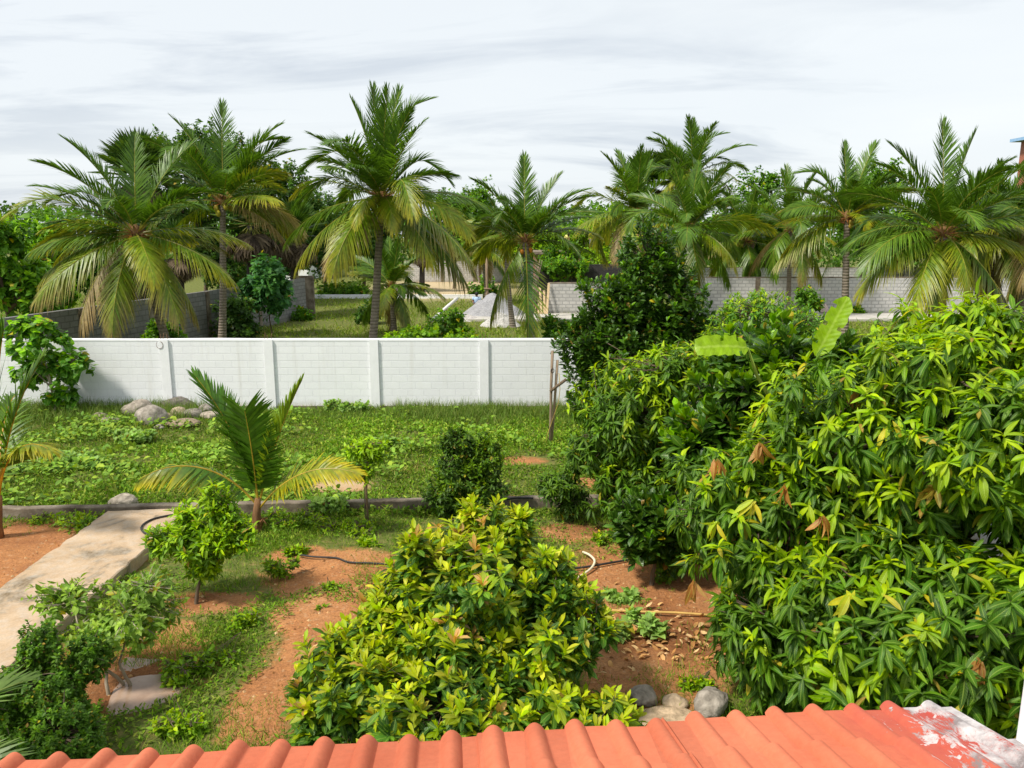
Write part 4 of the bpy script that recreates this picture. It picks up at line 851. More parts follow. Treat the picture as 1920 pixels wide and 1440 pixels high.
for a in [
    ('tall dark rounded tree behind the two left coconut palms', 365, 212, 480, 270, 52, FD), ('bright large leaved tree cut by the left edge', 5, 358, 610, 170, 31, BIGL), ('leafy tree peeping out between left edge tree and leftmost palm', 105, 385, 600, 130, 42, BIGL),
    ('dark thicket between the slim palm and the side wall', 420, 430, 565, 130, 52, FD), ('green thicket behind the side wall below the leftmost palm', 225, 455, 610, 150, 44, FM), ('shady tree filling the gap right of the slim palm', 500, 395, 560, 110, 68, FD), 
    ('low bright bush above the left grey wall', 70, 480, 620, 170, 33, BIGL), ('blue green feathery tree right of the slim left palm', 520, 288, 520, 170, 56, FD), ('dark olive tree left of the tall central palm', 605, 328, 540, 180, 62, FD),
    ('tree showing behind the crown of the tall central palm', 680, 370, 540, 170, 66, FD), ('small light tree right of the tall central palm', 850, 345, 500, 120, 70, FM), ('pale green tree with a knobbly top left of the medium palm', 900, 330, 490, 110, 78, FM), ('yellow green tree far behind the medium palm', 1010, 400, 500, 150, 74, FL),
    ('airy pale tree against the sky left of the fan palms', 1095, 396, 490, 80, 70, FL), ('bright lime tree under the left far palm', 1155, 375, 500, 120, 62, FL), ('layered spreading tree standing against the sky at right', 1412, 308, 470, 130, 62, FM), ('yellow lime tree filling the gap behind the bushy palm', 1365, 385, 500, 170, 66, FL),
    ('mid green tree behind the small short crowned palm', 1450, 400, 510, 150, 64, FM), ('dense dark tree behind the palm with the dead frond', 1622, 292, 510, 150, 56, FM), ('lime green tree right of the palm with the dead frond', 1700, 370, 510, 140, 60, FL), ('green tree filling the gap behind the largest right palm', 1820, 330, 520, 180, 58, FM),
    ('leafy tree at the right edge behind the yellow palm', 1925, 320, 520, 130, 52, FM)]:
    bgtree(*a)
CALO = spx(BIGL, L=(0.30, 0.48), W=(0.6, 0.75), n=[3, 4], mature=[(0.06, 0.15, 0.05), (0.08, 0.19, 0.06)], young=[(0.11, 0.24, 0.06)], pyoung=0.4)
for a in [
    ('dark leafy bush at the foot of the slim left palm', 440, 545, 650, 110, 35, FD), ('large round leaved plant before the end of the left grey wall', 505, 462, 610, 110, 37, CALO), ('low bush growing by the end pillar of the left wall', 560, 570, 610, 70, 44, FM),
    ('green bush under the leftmost palm', 310, 590, 660, 90, 29, FM), ('bright low bush just behind the wall right of the central palm trunk', 770, 605, 660, 130, 25, FL), ('feathery green bush before the white pole', 835, 572, 650, 110, 33, FM), ('lime bush touching the wall top near the centre', 870, 612, 665, 100, 25.5, FL),
    ('round dark bush before the far pale wall', 905, 510, 560, 70, 60, FM), ('grassy bush right of the medium palm foot', 1050, 585, 650, 90, 32, FM), ('creeper hanging over the sooty brick wall', 1060, 470, 530, 110, 54, FM), ('vine thicket on the terrace edge below the people', 1125, 455, 530, 110, 59.5, FL), ('leafy creeper mass covering the low brick building', 1050, 446, 500, 100, 60.5, FM),
    ('small feathery sapling in front of the road wall', 1515, 528, 590, 60, 43, FM), ('tiny weed at the foot of the road wall', 1612, 570, 592, 22, 46.7, FM), ('bush behind the low far edging wall', 640, 520, 565, 120, 61, FM), ('dark shrub left of the small hidden palm', 690, 560, 610, 60, 42, FD)]:
    bgtree(*a, name='bush', cat='bush', tr=0.04, nb=4, spacing=0.32 if a[5] < 40 else 0.5, group='bushes beyond the white wall', leaf=0.75 if a[5] < 40 else 1.0)
# far wood behind everything
mb = MB(); n = 46000; px = rng.uniform(-500, 2500, n); dd = rng.uniform(88, 108, n); x = (px - 960) / FPX * dd
top = 7.6 + 1.6 * np.array([mnoise.noise(Vector((a * 0.06, 0, 0))) for a in x]) + 1.2 * np.array([mnoise.noise(Vector((a * 0.25, 3, 0))) for a in x])
z = top * rng.random(n) ** 0.6; L = rng.uniform(0.35, 0.8, n); hue = np.array([mnoise.noise(Vector((a * 0.09, 7, b_ * 0.1))) for a, b_ in zip(x, dd)])[:, None]
scatter(mb, T_flat, np.stack([x, dd, z], -1), rdir(n), rdir(n) + np.array([0, -0.4, 0.8]), L, L * 0.7, np.clip(pick(FM['mature'] + FD['young'], n) * (1 + hue), 0.01, 1))
o = mb.build('far_wood', M['leaf'], smooth=False); o['kind'] = 'stuff'; o['label'] = 'distant green wood closing the view behind the palms'

# ------------------------------------------------------------------ garden trees
for a, b2, r in ((1850, 1000, 0.21), (1840, 960, 0.14)):
    HOLES.append((nrm(ray(a, b2)), r, 11.0))
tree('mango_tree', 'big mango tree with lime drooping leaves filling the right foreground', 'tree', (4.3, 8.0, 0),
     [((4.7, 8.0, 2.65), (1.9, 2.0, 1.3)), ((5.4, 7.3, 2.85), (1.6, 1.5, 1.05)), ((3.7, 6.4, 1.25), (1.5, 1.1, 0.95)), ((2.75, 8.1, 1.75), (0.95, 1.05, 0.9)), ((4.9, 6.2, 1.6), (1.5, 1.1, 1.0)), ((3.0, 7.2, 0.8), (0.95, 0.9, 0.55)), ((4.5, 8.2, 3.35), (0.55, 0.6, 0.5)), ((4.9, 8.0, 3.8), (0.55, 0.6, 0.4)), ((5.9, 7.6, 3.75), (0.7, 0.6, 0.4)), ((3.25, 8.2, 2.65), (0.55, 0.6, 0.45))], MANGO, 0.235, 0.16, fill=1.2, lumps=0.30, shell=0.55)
HOLES.clear()
tree('mango_tree', 'mango tree in front of the dark conical tree, right of the wooden posts', 'tree', (2.5, 12.6, 0),
     [((2.35, 12.5, 1.85), (1.15, 1.1, 1.05)), ((3.3, 12.7, 2.25), (1.05, 1.1, 0.85)), ((1.65, 12.3, 1.5), (0.72, 0.75, 0.75)), ((2.0, 12.0, 0.85), (0.7, 0.7, 0.5)), ((2.7, 12.5, 2.6), (0.7, 0.7, 0.5))], spx(MANGO, pyoung=0.5, L=(0.13, 0.24)), 0.23, 0.11, fill=1.2, lumps=0.28)
tree('jackfruit_tree', 'dark conical jackfruit tree at the right end of the white wall', 'tree', (3.0, 18.2, 0),
     [((3.15, 18.1, 4.2), (0.72, 0.75, 0.95)), ((3.55, 18.0, 3.5), (0.9, 0.8, 0.8)), ((2.6, 18.0, 3.3), (0.9, 0.9, 0.7)), ((2.85, 18.1, 2.2), (1.55, 1.3, 1.0)), ((1.85, 17.8, 2.5), (0.62, 0.6, 0.6)), ((4.15, 18.1, 2.6), (0.75, 0.7, 0.7)), ((2.1, 17.8, 1.3), (0.75, 0.7, 0.6)), ((3.5, 17.6, 1.5), (1.0, 0.9, 0.8))],
     spx(JACK, L=(0.13, 0.2), pyoung=0.35, young=[(0.11, 0.23, 0.02), (0.14, 0.27, 0.024)], mature=[(0.034, 0.082, 0.013), (0.046, 0.105, 0.016), (0.062, 0.13, 0.019)]), 0.24, 0.12, leafmat='leafg', fill=1.8, lumps=0.3)
tree('jackfruit_tree', 'jackfruit tree with upright paddle leaves between the two mango trees', 'tree', (3.9, 10.8, 0),
     [((3.95, 10.8, 2.7), (1.25, 1.1, 0.95)), ((2.9, 10.6, 2.0), (0.75, 0.75, 0.6)), ((4.9, 11.0, 2.35), (0.85, 0.9, 0.65)), ((3.2, 10.3, 1.5), (0.8, 0.7, 0.6))], spx(JACK, L=(0.20, 0.29), W=(0.45, 0.56), pitch=[20, 42, 70], young=[(0.19, 0.34, 0.025), (0.24, 0.36, 0.03), (0.14, 0.28, 0.025)], pyoung=0.75, y2=0.4), 0.27, 0.1, leafmat='leafg', fill=1.5)
tree('jackfruit_tree', 'small low jackfruit tree with dark glossy leaves left of the big mango', 'tree', (1.95, 10.0, 0),
     [((1.85, 10.0, 0.95), (0.48, 0.45, 0.42)), ((2.2, 10.1, 0.75), (0.4, 0.4, 0.35))], spx(JACK, pyoung=0.3), 0.2, 0.035, leafmat='leafg')
tree('leafy_tree', 'pale lime tree top with fine leaves behind the jackfruit tree', 'tree', (D(1425, 600, 15.5)[0], 15.5, 0),
     [(D(1425, 590, 15.5), (0.85, 0.8, 0.5)), (D(1480, 610, 15.5), (0.7, 0.7, 0.45)), (D(1390, 640, 15.5), (0.8, 0.8, 0.7))], spx(SMALL, tpl=T_lance3, L=(0.09, 0.15), W=(0.25, 0.35), young=LM, mature=[(0.10, 0.22, 0.04), (0.13, 0.27, 0.05)], pyoung=0.6), 0.17, 0.06, fill=0.6)
tree('flushing_shrub', 'big shrub with yellow and pink young leaves right behind the roof', 'shrub', (-0.45, 7.0, 0),
     [((-0.4, 7.3, 1.15), (0.85, 0.9, 0.75)), ((-0.2, 7.6, 1.62), (0.42, 0.45, 0.36)), ((-1.15, 7.0, 1.05), (0.4, 0.4, 0.3)), ((0.62, 7.2, 1.1), (0.36, 0.4, 0.3)), ((-1.4, 6.8, 0.72), (0.6, 0.6, 0.42)), ((0.32, 7.0, 0.95), (0.52, 0.6, 0.5)), ((0.75, 6.2, 0.4), (0.55, 0.5, 0.32)), ((-0.55, 6.2, 0.65), (1.0, 0.8, 0.55)), ((-0.7, 7.2, 1.45), (0.42, 0.45, 0.35)), ((-1.75, 6.6, 0.45), (0.35, 0.4, 0.28)), ((0.10, 7.5, 1.92), (0.10, 0.12, 0.14)), ((-0.42, 7.6, 1.98), (0.10, 0.12, 0.12)), ((0.45, 7.2, 1.5), (0.14, 0.14, 0.16)), ((-1.25, 6.9, 1.22), (0.14, 0.14, 0.14)), ((0.8, 6.9, 1.12), (0.14, 0.14, 0.14)), ((-0.95, 7.1, 1.85), (0.12, 0.12, 0.12))], BUSH, 0.168, 0.05, stems=4, fill=1.6, lumps=0.34, shell=0.55)
tree('dark_bush', 'rounded dark green bush on the kerb in the middle of the garden', 'bush', (-0.8, 12.75, 0),
     [((-0.85, 12.7, 0.75), (0.5, 0.5, 0.6)), ((-0.45, 12.8, 1.05), (0.32, 0.35, 0.45)), ((-1.1, 12.6, 0.45), (0.42, 0.4, 0.35)), ((-0.95, 12.7, 1.35), (0.28, 0.28, 0.25)), ((-0.5, 12.6, 0.5), (0.35, 0.35, 0.35))], spx(SMALL, L=(0.07, 0.12), mature=[(0.042, 0.095, 0.013), (0.058, 0.12, 0.016)], young=[(0.15, 0.23, 0.02), (0.16, 0.28, 0.024)], pyoung=0.30, ztop=0.9), 0.11, 0.03, stems=3, fill=2.4, lumps=0.34)
tree('mango_sapling', 'little dark mango sapling with bare stem by the kerb', 'tree', G(1066, 972),
     [(tuple(D(1048, 905, 12.45)), (0.40, 0.36, 0.25)), (tuple(D(1075, 935, 12.45)), (0.28, 0.28, 0.2)), (tuple(D(1075, 880, 12.5)), (0.16, 0.15, 0.15))], spx(MANGO, L=(0.10, 0.17), W=(0.2, 0.26), mature=DK, young=MD, n=[7, 8], whorls=2), 0.14, 0.022, fill=1.0)
SAP = spx(MANGO, tpl=T_lance3, L=(0.10, 0.16), W=(0.26, 0.34), young=[(0.30, 0.44, 0.025), (0.38, 0.50, 0.03), (0.23, 0.38, 0.025)], mature=[(0.11, 0.21, 0.02), (0.14, 0.25, 0.024)], grav=[0.0, 0.15, 0.2], pyoung=0.7, n=[7, 7], whorls=2, pitch=[45, 75])
tree('citrus_tree', 'small bushy tree with lime green top on a thin bare trunk', 'tree', G(368, 1132),
     [((-4.05, 9.55, 0.95), (0.42, 0.4, 0.28)), ((-3.88, 9.6, 1.38), (0.2, 0.2, 0.24)), ((-4.5, 9.5, 0.92), (0.3, 0.3, 0.15)), ((-3.65, 9.5, 0.95), (0.26, 0.26, 0.2)), ((-4.05, 9.5, 0.58), (0.24, 0.24, 0.16)), ((-4.3, 9.6, 1.2), (0.14, 0.14, 0.12)), ((-3.72, 9.6, 1.2), (0.12, 0.14, 0.14))], SAP, 0.125, 0.028, fill=1.8, lumps=0.35)
GUA = spx(SMALL, tpl=T_ell, L=(0.075, 0.12), W=(0.45, 0.55), n=[4, 4, 4, 3], whorls=4, pitch=[45, 70, 80, 85], grav=[0, 0.05, 0.1, 0.15], gap=0.075, young=[(0.26, 0.37, 0.06), (0.31, 0.41, 0.08)], mature=[(0.16, 0.26, 0.05), (0.20, 0.30, 0.06)], pyoung=0.6, up=0.5, out=0.8)
tree('guava_tree', 'open grey green guava tree with several stems standing in the muddy puddle', 'tree', G(225, 1287),
     [(tuple(D(240, 1150, 7.6)), (0.5, 0.5, 0.32)), (tuple(D(130, 1110, 7.7)), (0.38, 0.3, 0.16)), (tuple(D(275, 1100, 7.8)), (0.3, 0.3, 0.22)), (tuple(D(170, 1185, 7.5)), (0.35, 0.3, 0.2))], GUA, 0.19, 0.020, stems=3, lumps=0.35, bark='palebark')
tree('hedge_shrub', 'dense small leaved dark shrub in the bottom left corner', 'shrub', (-4.4, 6.5, 0),
     [((-4.5, 6.6, 0.55), (0.45, 0.45, 0.42)), ((-4.1, 6.2, 0.35), (0.42, 0.4, 0.3)), ((-4.9, 6.3, 0.5), (0.5, 0.5, 0.42)), ((-4.5, 6.7, 1.0), (0.2, 0.2, 0.22)), ((-4.3, 5.7, 0.3), (0.55, 0.45, 0.3)), ((-4.15, 6.9, 0.75), (0.2, 0.2, 0.25))], spx(SMALL, L=(0.035, 0.06), W=(0.5, 0.65), mature=[(0.06, 0.135, 0.018), (0.085, 0.17, 0.022)], young=[(0.17, 0.30, 0.03), (0.12, 0.23, 0.025)], n=[7, 8, 8], whorls=3, gap=0.04, pitch=[45, 75, 85], grav=[0, 0.1, 0.1]), 0.085, 0.02, stems=4, fill=3.5)
HEART = spx(SMALL, tpl=T_heart, L=(0.16, 0.26), W=(0.85, 1.0), n=[4, 5], whorls=2, pitch=[55, 85], grav=[0.25, 0.4], gap=0.1, young=[(0.22, 0.42, 0.03), (0.27, 0.45, 0.04)], mature=[(0.07, 0.17, 0.025), (0.10, 0.22, 0.03)], pyoung=0.55, n2=0)
hb = G(105, 782)
tree('portia_tree', 'small heart leaved tree with pale trunk in front of the wall at left', 'tree', hb,
     [(tuple(D(75, 640, hb[1])), (0.8, 0.6, 0.6)), (tuple(D(135, 680, hb[1])), (0.55, 0.5, 0.45)), (tuple(D(60, 690, hb[1])), (0.5, 0.5, 0.4)), (tuple(D(115, 740, hb[1])), (0.55, 0.4, 0.25)), (tuple(D(60, 605, hb[1])), (0.5, 0.4, 0.25))], HEART, 0.36, 0.045, bark='palebark', fill=0.2, lumps=0.3)
# sapling tied to a stake
sb = G(687, 982); t = tree('staked_sapling', 'thin sapling with lime leaves tied to a wooden stake', 'tree', sb,
     [(tuple(D(694, 832, sb[1])), (0.26, 0.24, 0.10)), (tuple(D(668, 840, sb[1])), (0.22, 0.14, 0.07)), (tuple(D(684, 878, sb[1])), (0.20, 0.16, 0.16)), (tuple(D(705, 852, sb[1])), (0.16, 0.14, 0.08))], spx(SAP, grav=[0.25, 0.35], n=[5, 4], pyoung=1.0, y2=1.0, young=[(0.30, 0.46, 0.03), (0.36, 0.5, 0.04)]), 0.15, 0.010, trunk_top=D(684, 860, sb[1]))
mb = MB(); mb.tube([sb + [0.03, 0, -0.1], sb + [0.02, 0, 0.6], D(690, 845, sb[1])], [0.022, 0.02, 0.017], 7, (0.9, 0.8, 0.7)); mb.build('stake', M['wood'], t)
# bronze young leaf clusters hanging on the big mango
mg = [o for o in COL.objects if o.name == 'mango_tree'][0]
for px, py, dd, cc_ in [(1345, 880, 7.4, 'b'), (1425, 850, 7.6, 'b'), (1605, 750, 7.6, 'b'), (1540, 990, 6.6, 'b'), (1470, 930, 6.9, 'b'), (1750, 930, 6.4, 'd'), (1835, 1265, 5.3, 'b'), (1410, 960, 7.0, 'y'), (1340, 1000, 7.0, 'y'), (1590, 1140, 5.9, 'y'), (1300, 1110, 6.8, 'b'), (1660, 820, 7.0, 'y')]:
    p = D(px, py, dd); n = 9; X = rdir(n) * 0.55; X[:, 2] = -0.85
    if cc_ == 'y': X[:, 2] = -0.3
    cs_ = {'b': [(0.42, 0.20, 0.09), (0.50, 0.27, 0.13), (0.36, 0.15, 0.06)], 'd': [(0.20, 0.14, 0.03), (0.28, 0.17, 0.05)], 'y': YL}[cc_]
    mb = MB(); L = rng.uniform(0.16, 0.25, n); scatter(mb, T_lance, np.repeat(p[None], n, 0) + rng.normal(0, 0.015, (n, 3)) + [0, 0, 0.1], X, rdir(n) + np.array([0, -0.5, 0.6]), L, L * 0.24, pick(cs_, n))
    mb.tube([p + [0.02, 0.15, -0.15], p + [0, 0, 0.11]], [0.008, 0.005], 4, (0.2, 0.25, 0.05), cap=False)
    o = mb.build('leaf_cluster', M['leafv'], mg); o['label'] = {'b': 'bronze young leaves hanging limp', 'd': 'brownish olive hanging leaves', 'y': 'yellow young leaves'}[cc_]
# young coconut palms in the garden
yb = G(482, 998); yc = D(484, 945, yb[1]); YR = (0.42, 0.30, 0.07)
gy = ((0.07, 0.15, 0.022), (0.11, 0.20, 0.03)); gd = ((0.055, 0.12, 0.016), (0.085, 0.165, 0.02))
t = thing('young_coconut_palm', 'young coconut palm with five fronds standing at the kerb', 'palm', yb, 'young coconut palms in the garden')
mb = MB(); mb.tube([yb - [0, 0, 0.1], yb + [0, 0, 0.12], yb + [0.01, 0, 0.3], yc + [0, 0, 0.1]], [0.09, 0.085, 0.07, 0.045], 9, (0.8, 0.75, 0.7)); mb.build('trunk', M['fibre'], t)
mb = MB()
for q in range(9):
    a = rng.uniform(0, 6.28); p = yb + [math.cos(a) * 0.07, math.sin(a) * 0.07, 0.1]; mb.tube([p, p + [math.cos(a) * 0.05, math.sin(a) * 0.05, 0.12], p + [math.cos(a) * 0.12, math.sin(a) * 0.12, 0.1 + rng.normal(0, 0.08)]], [0.025, 0.018, 0.004], 4, (0.8, 0.7, 0.6), cap=False)
mb.build('dry_sheath', M['fibre'], t)
frond(t, yc, 262, 86, 1.62, 10, blunt=True, n=92, lw=0.042, cols=gd, wl=0.36, rc=YR, vee=14, sag=0.10, roll=10, bare0=0.16, ang=(82, 62, 40))
frond(t, yc + [0, 0.05, 0], 165, 75, 2.3, 26, n=84, lw=0.04, cols=gy, wl=0.28, rc=YR, vee=35, sag=0.1)
frond(t, yc + [0, 0.05, 0], 18, 74, 2.1, 12, n=84, lw=0.04, cols=((0.13, 0.2, 0.03), (0.2, 0.26, 0.035)), wl=0.26, rc=YR, vee=35, sag=0.1)
frond(t, yc + [0, 0.05, -0.1], 186, 58, 2.15, 95, n=84, lw=0.04, cols=gd, tipc=(0.55, 0.45, 0.05), wl=0.22, rc=YR, vee=-30, sag=0.25, bare0=0.16, roll=-45, ang=(80, 60, 20))
frond(t, yc + [0, 0, -0.1], 352, 52, 2.0, 70, n=84, lw=0.034, cols=((0.15, 0.20, 0.025), (0.27, 0.27, 0.035)), tipc=(0.58, 0.42, 0.05), wl=0.24, rc=YR, vee=0, sag=0.2, bare0=0.2, roll=48, ang=(75, 58, 25))
yb2 = G(-4, 1008); yc2 = D(-2, 930, yb2[1])
t = thing('young_coconut_palm', 'young coconut palm with orange stems cut by the left edge', 'palm', yb2, 'young coconut palms in the garden')
mb = MB(); mb.tube([yb2 - [0, 0, 0.1], yb2 + [0, 0, 0.2], yc2], [0.10, 0.09, 0.05], 9, (0.9, 0.75, 0.6)); mb.build('trunk', M['fibre'], t)
frond(t, yc2, 350, 86, 2.7, 12, n=60, lw=0.042, cols=gy, wl=0.30, rc=(0.50, 0.27, 0.06), vee=30, sag=0.1, bare0=0.3)
frond(t, yc2, 20, 79, 2.3, 22, n=60, lw=0.042, cols=PMID, wl=0.32, rc=(0.50, 0.27, 0.06), vee=15, sag=0.15, bare0=0.3)
frond(t, yc2, 335, 70, 1.9, 85, n=84, lw=0.04, cols=PMID, tipc=TY, wl=0.32, rc=(0.50, 0.27, 0.06), vee=-5, sag=0.35, bare0=0.3)
frond(t, yc2, 190, 70, 2.2, 60, n=50, lw=0.04, cols=PMID, wl=0.3, rc=(0.50, 0.27, 0.06))
frond(t, yc2, 110, 65, 2.2, 60, n=50, lw=0.04, cols=PMID, wl=0.3, rc=(0.50, 0.27, 0.06))
yb3 = np.array([-4.75, 5.0, 0.0]); yc3 = yb3 + [0, 0, 0.7]
t = thing('young_coconut_palm', 'young palm with long pale blades poking in at the bottom left corner', 'palm', yb3, 'young coconut palms in the garden')
mb = MB(); mb.tube([yb3 - [0, 0, 0.1], yb3 + [0, 0, 0.4], yc3], [0.10, 0.09, 0.05], 9, (0.9, 0.75, 0.6)); mb.build('trunk', M['fibre'], t)
for az, el, L, dr in [(35, 50, 1.2, 50), (80, 66, 1.3, 30), (10, 30, 1.15, 50), (110, 60, 1.4, 50), (200, 60, 1.6, 60), (290, 55, 1.4, 60)]:
    frond(t, yc3, az, el, L, dr, n=34, lw=0.03, cols=((0.09, 0.15, 0.035), (0.15, 0.21, 0.06)), wl=0.36, rc=(0.3, 0.3, 0.1), vee=25, sag=0.15, bare0=0.25)
# banana plant
bb = np.array([D(1500, 650, 9.9)[0], 9.9, 0.0]); t = thing('banana_plant', 'banana plant with torn yellow green leaves rising behind the jackfruit tree', 'plant', bb)
mb = MB(); mb.tube([bb - [0, 0, 0.1], bb + [0, 0, 1.2], bb + [0.02, 0, 2.3]], [0.12, 0.10, 0.07], 10, (1.6, 1.7, 0.7)); mb.build('pseudostem', M['fibre'], t)
def banana_leaf(P0, d, upv, L, W, curl, cut=0.85):
    mb = MB(); n = 18; tq = np.linspace(0, 1, n); d = nrm(np.array(d, float)); sd_ = nrm(np.cross(upv, d)); nn = np.cross(d, sd_); V = []; U = []
    for k in range(n):
        a = -curl * tq[k]; c = P0 + L * (d * math.sin(max(curl, .01) * tq[k]) / max(curl, .01) - nn * (1 - math.cos(curl * tq[k])) / max(curl, .01))
        wd_ = W * (min(1, tq[k] * 6 + 0.15)) * (1 - max(0, (tq[k] - 0.8) / 0.2) ** 2 * cut) * (1 + 0.06 * math.sin(k * 1.9))
        for s_ in (-1, -0.5, 0, 0.5, 1): V.append(c + sd_ * s_ * wd_ * (1 - 0.05 * rng.random()) + nn * (abs(s_) * 0.22 * wd_ + 0.012 * math.sin(k * 2.1 + s_))); U.append((tq[k], s_))
    F = [(k * 5 + e, k * 5 + e + 1, k * 5 + 6 + e, k * 5 + 5 + e) for k in range(n - 1) for e in range(4) if not (k % 5 == 3 and e in (0, 3) and rng.random() < 0.6)]
    mb.add(V, F, (0.24, 0.36, 0.035), U); o = mb.build('leaf', M['leafv'], t)
p1, p2 = D(1530, 668, 9.6), D(1588, 560, 9.7); banana_leaf(p1, p2 - p1, np.array([-0.3, -1, 0.2]), np.linalg.norm(p2 - p1) * 1.05, 0.135, 0.12)
p1, p2 = D(1402, 652, 9.6), D(1318, 640, 9.4); banana_leaf(p1, p2 - p1, np.array([0, -0.75, 0.6]), np.linalg.norm(p2 - p1) * 1.05, 0.15, 0.5, 0.25)
mb = MB(); q_ = bb + [0, 0, 2.2]; mb.tube([q_, q_ * 0.6 + p1 * 0.4 - [0, 0, 0.1], p1 * 0.8 + q_ * 0.2 - [0, 0, 0.12], p1], [0.03, 0.028, 0.022, 0.012], 6, (0.9, 2.2, 0.6)); mb.build('leaf_stalk', M['fibre'], t)
banana_leaf(bb + [0, 0, 2.1], np.array([0.3, 0.8, 0.6]), np.array([0, 0, 1]), 1.2, 0.2, 0.8)

# ------------------------------------------------------------------ weeds and small plants in the beds
WE = spx(SMALL, mature=[(0.16, 0.28, 0.03), (0.20, 0.32, 0.04)], L=(0.05, 0.10), W=(0.4, 0.6), n=[4, 5], whorls=2, gap=0.06, pyoung=0.5)
WV = spx(WE, tpl=T_heart, L=(0.09, 0.14), W=(0.75, 0.9), mature=[(0.24, 0.37, 0.11), (0.28, 0.41, 0.12)], young=[(0.34, 0.47, 0.13)])
for lb, px, py, w_, h_, sp_ in [('pale green creeping weed beside the yellow pipe', 1185, 1180, 0.30, 0.22, WV), ('pale leaved weed under the yellow pipe', 1170, 1130, 0.25, 0.12, WV), ('low dark herb patch left of the big mango', 1245, 1075, 0.30, 0.20, WE), ('bushy weed in front of the small jackfruit tree', 1130, 1012, 0.25, 0.18, WE),
      ('leafy weed right of the small lime topped tree', 520, 1085, 0.28, 0.30, WE), ('tall weed growing at the kerb right of the young coconut', 605, 960, 0.30, 0.35, WV), ('single lime weed in the red soil left of the flushing shrub', 555, 1040, 0.12, 0.10, SAP), ('small weed between puddle and flushing shrub', 465, 1180, 0.25, 0.22, WE),
      ('low weed near the bottom left of the flushing shrub', 400, 1250, 0.3, 0.22, WE), ('green weed just above the roof at lower left', 370, 1370, 0.25, 0.2, WE), ('yellow green seedling by the staked sapling', 690, 1025, 0.14, 0.10, SAP), ('herb with lobed leaves by the wall left of the second pilaster', 655, 775, 0.45, 0.35, WV),
      ('patch of pale broad leaved weeds on the left lawn', 240, 830, 0.55, 0.28, WV), ('patch of yellowish weeds lower on the left lawn', 95, 875, 0.7, 0.25, WV), ('spreading weed in the middle of the left lawn', 190, 880, 0.6, 0.22, WV), ('pale weed behind the staked sapling', 740, 835, 0.45, 0.25, WV), ('tiny tuft on bare soil above the black hose', 620, 1105, 0.12, 0.07, WE), ('small tuft on bare soil below the black hose', 600, 1145, 0.10, 0.05, WE),
      ('weed sprouting on top of the rock pile', 345, 745, 0.35, 0.25, WE), ('lime weed at the foot of the right boulder', 1300, 1290, 0.16, 0.14, WE), ('weed clump on the left bed below the kerb', 130, 985, 0.7, 0.2, WE), ('weed clump below the kerb beside the young coconut', 560, 985, 0.6, 0.22, WE), ('low weeds under the staked sapling', 665, 1000, 0.6, 0.16, WE), ('dark weeds right of the puddle', 330, 1265, 0.35, 0.18, WE)]:
    p = G(px, py); bl_ = [((p[0] + rng.normal(0, w_ * 0.5), p[1] + rng.normal(0, w_ * 0.35), h_ * rng.uniform(0.35, 0.75)), (w_ * rng.uniform(0.25, 0.5), w_ * rng.uniform(0.25, 0.45), h_ * rng.uniform(0.25, 0.4))) for q in range(5)]
    tree('weed', lb, 'weed', p, bl_, sp_, 0.13, 0.005, stems=2, group='weeds in the garden', lumps=0.4)

# ------------------------------------------------------------------ rocks
def rock(label, p, sx, sy, sz, tint, sub=3, seed=0, name='boulder', group=None, rot=0.0):
    import bmesh
    bm = bmesh.new(); bmesh.ops.create_icosphere(bm, subdivisions=sub, radius=1.0)
    me = bpy.data.meshes.new(name)
    for v in bm.verts:
        c = v.co.copy(); q = c * 1.1 + Vector((seed * 7.1, seed * 3.3, seed)); d = 1 + 0.22 * mnoise.noise(q) + 0.10 * mnoise.noise(q * 2.6) + 0.04 * mnoise.noise(q * 6) - 0.12 * abs(mnoise.noise(q * 1.7 + Vector((3, 1, 2))))
        v.co = Vector((c.x * sx * d, c.y * sy * d, max(c.z, -0.75) * sz * d)); v.co.rotate(Matrix.Rotation(rot, 3, 'Z'))
    for f in bm.faces: f.smooth = True
    bm.to_mesh(me); bm.free(); a = me.attributes.new('tint', 'FLOAT_COLOR', 'POINT')
    a.data.foreach_set('color', np.tile(np.array([*tint, 1], np.float32), (len(me.vertices), 1)).ravel()); me.materials.append(M['rock'])
    o = bpy.data.objects.new(name, me); COL.objects.link(o); o.location = (p[0], p[1], p[2] + sz * 0.55); return tag(o, label, 'rock', group)
RG = 'rocks heaped by the white wall'
for k, (lb, px, py, sx, sz, ti) in enumerate([('largest round grey boulder of the heap by the wall', 284, 796, 0.40, 0.33, (1, 1, 1)), ('boulder half hidden behind the largest one', 262, 782, 0.48, 0.30, (0.95, 0.93, 0.9)), ('long dark flat rock at the back of the heap', 335, 768, 0.52, 0.24, (0.5, 0.5, 0.52)), ('pale cream rock in the middle of the heap', 334, 784, 0.23, 0.20, (1.45, 1.3, 1.1)),
      ('small orange tinted rock beside the largest boulder', 313, 792, 0.22, 0.16, (1.4, 1.15, 0.9)), ('grey rock right of the cream one', 362, 784, 0.26, 0.18, (0.85, 0.85, 0.85)), ('rock at the right end of the heap near the wall', 388, 775, 0.25, 0.18, (0.85, 0.85, 0.88)), ('flat whitish rock at the right foot of the heap', 396, 784, 0.28, 0.12, (1.2, 1.15, 1.1)),
      ('broad rough brown mound rock at the front of the heap', 345, 800, 0.42, 0.14, (0.9, 0.78, 0.62)), ('tiny stone below the largest boulder', 300, 806, 0.13, 0.09, (1, 1, 1)), ('flat rock sunk in grass left of the heap', 206, 796, 0.30, 0.13, (1, 0.95, 0.88)), ('small brown rock left of the sunken flat rock', 190, 790, 0.22, 0.16, (0.8, 0.75, 0.66))]):
    rock(lb, G(px, py), sx, sx * 0.8, sz, ti, 3, k + 1, 'rock', RG)
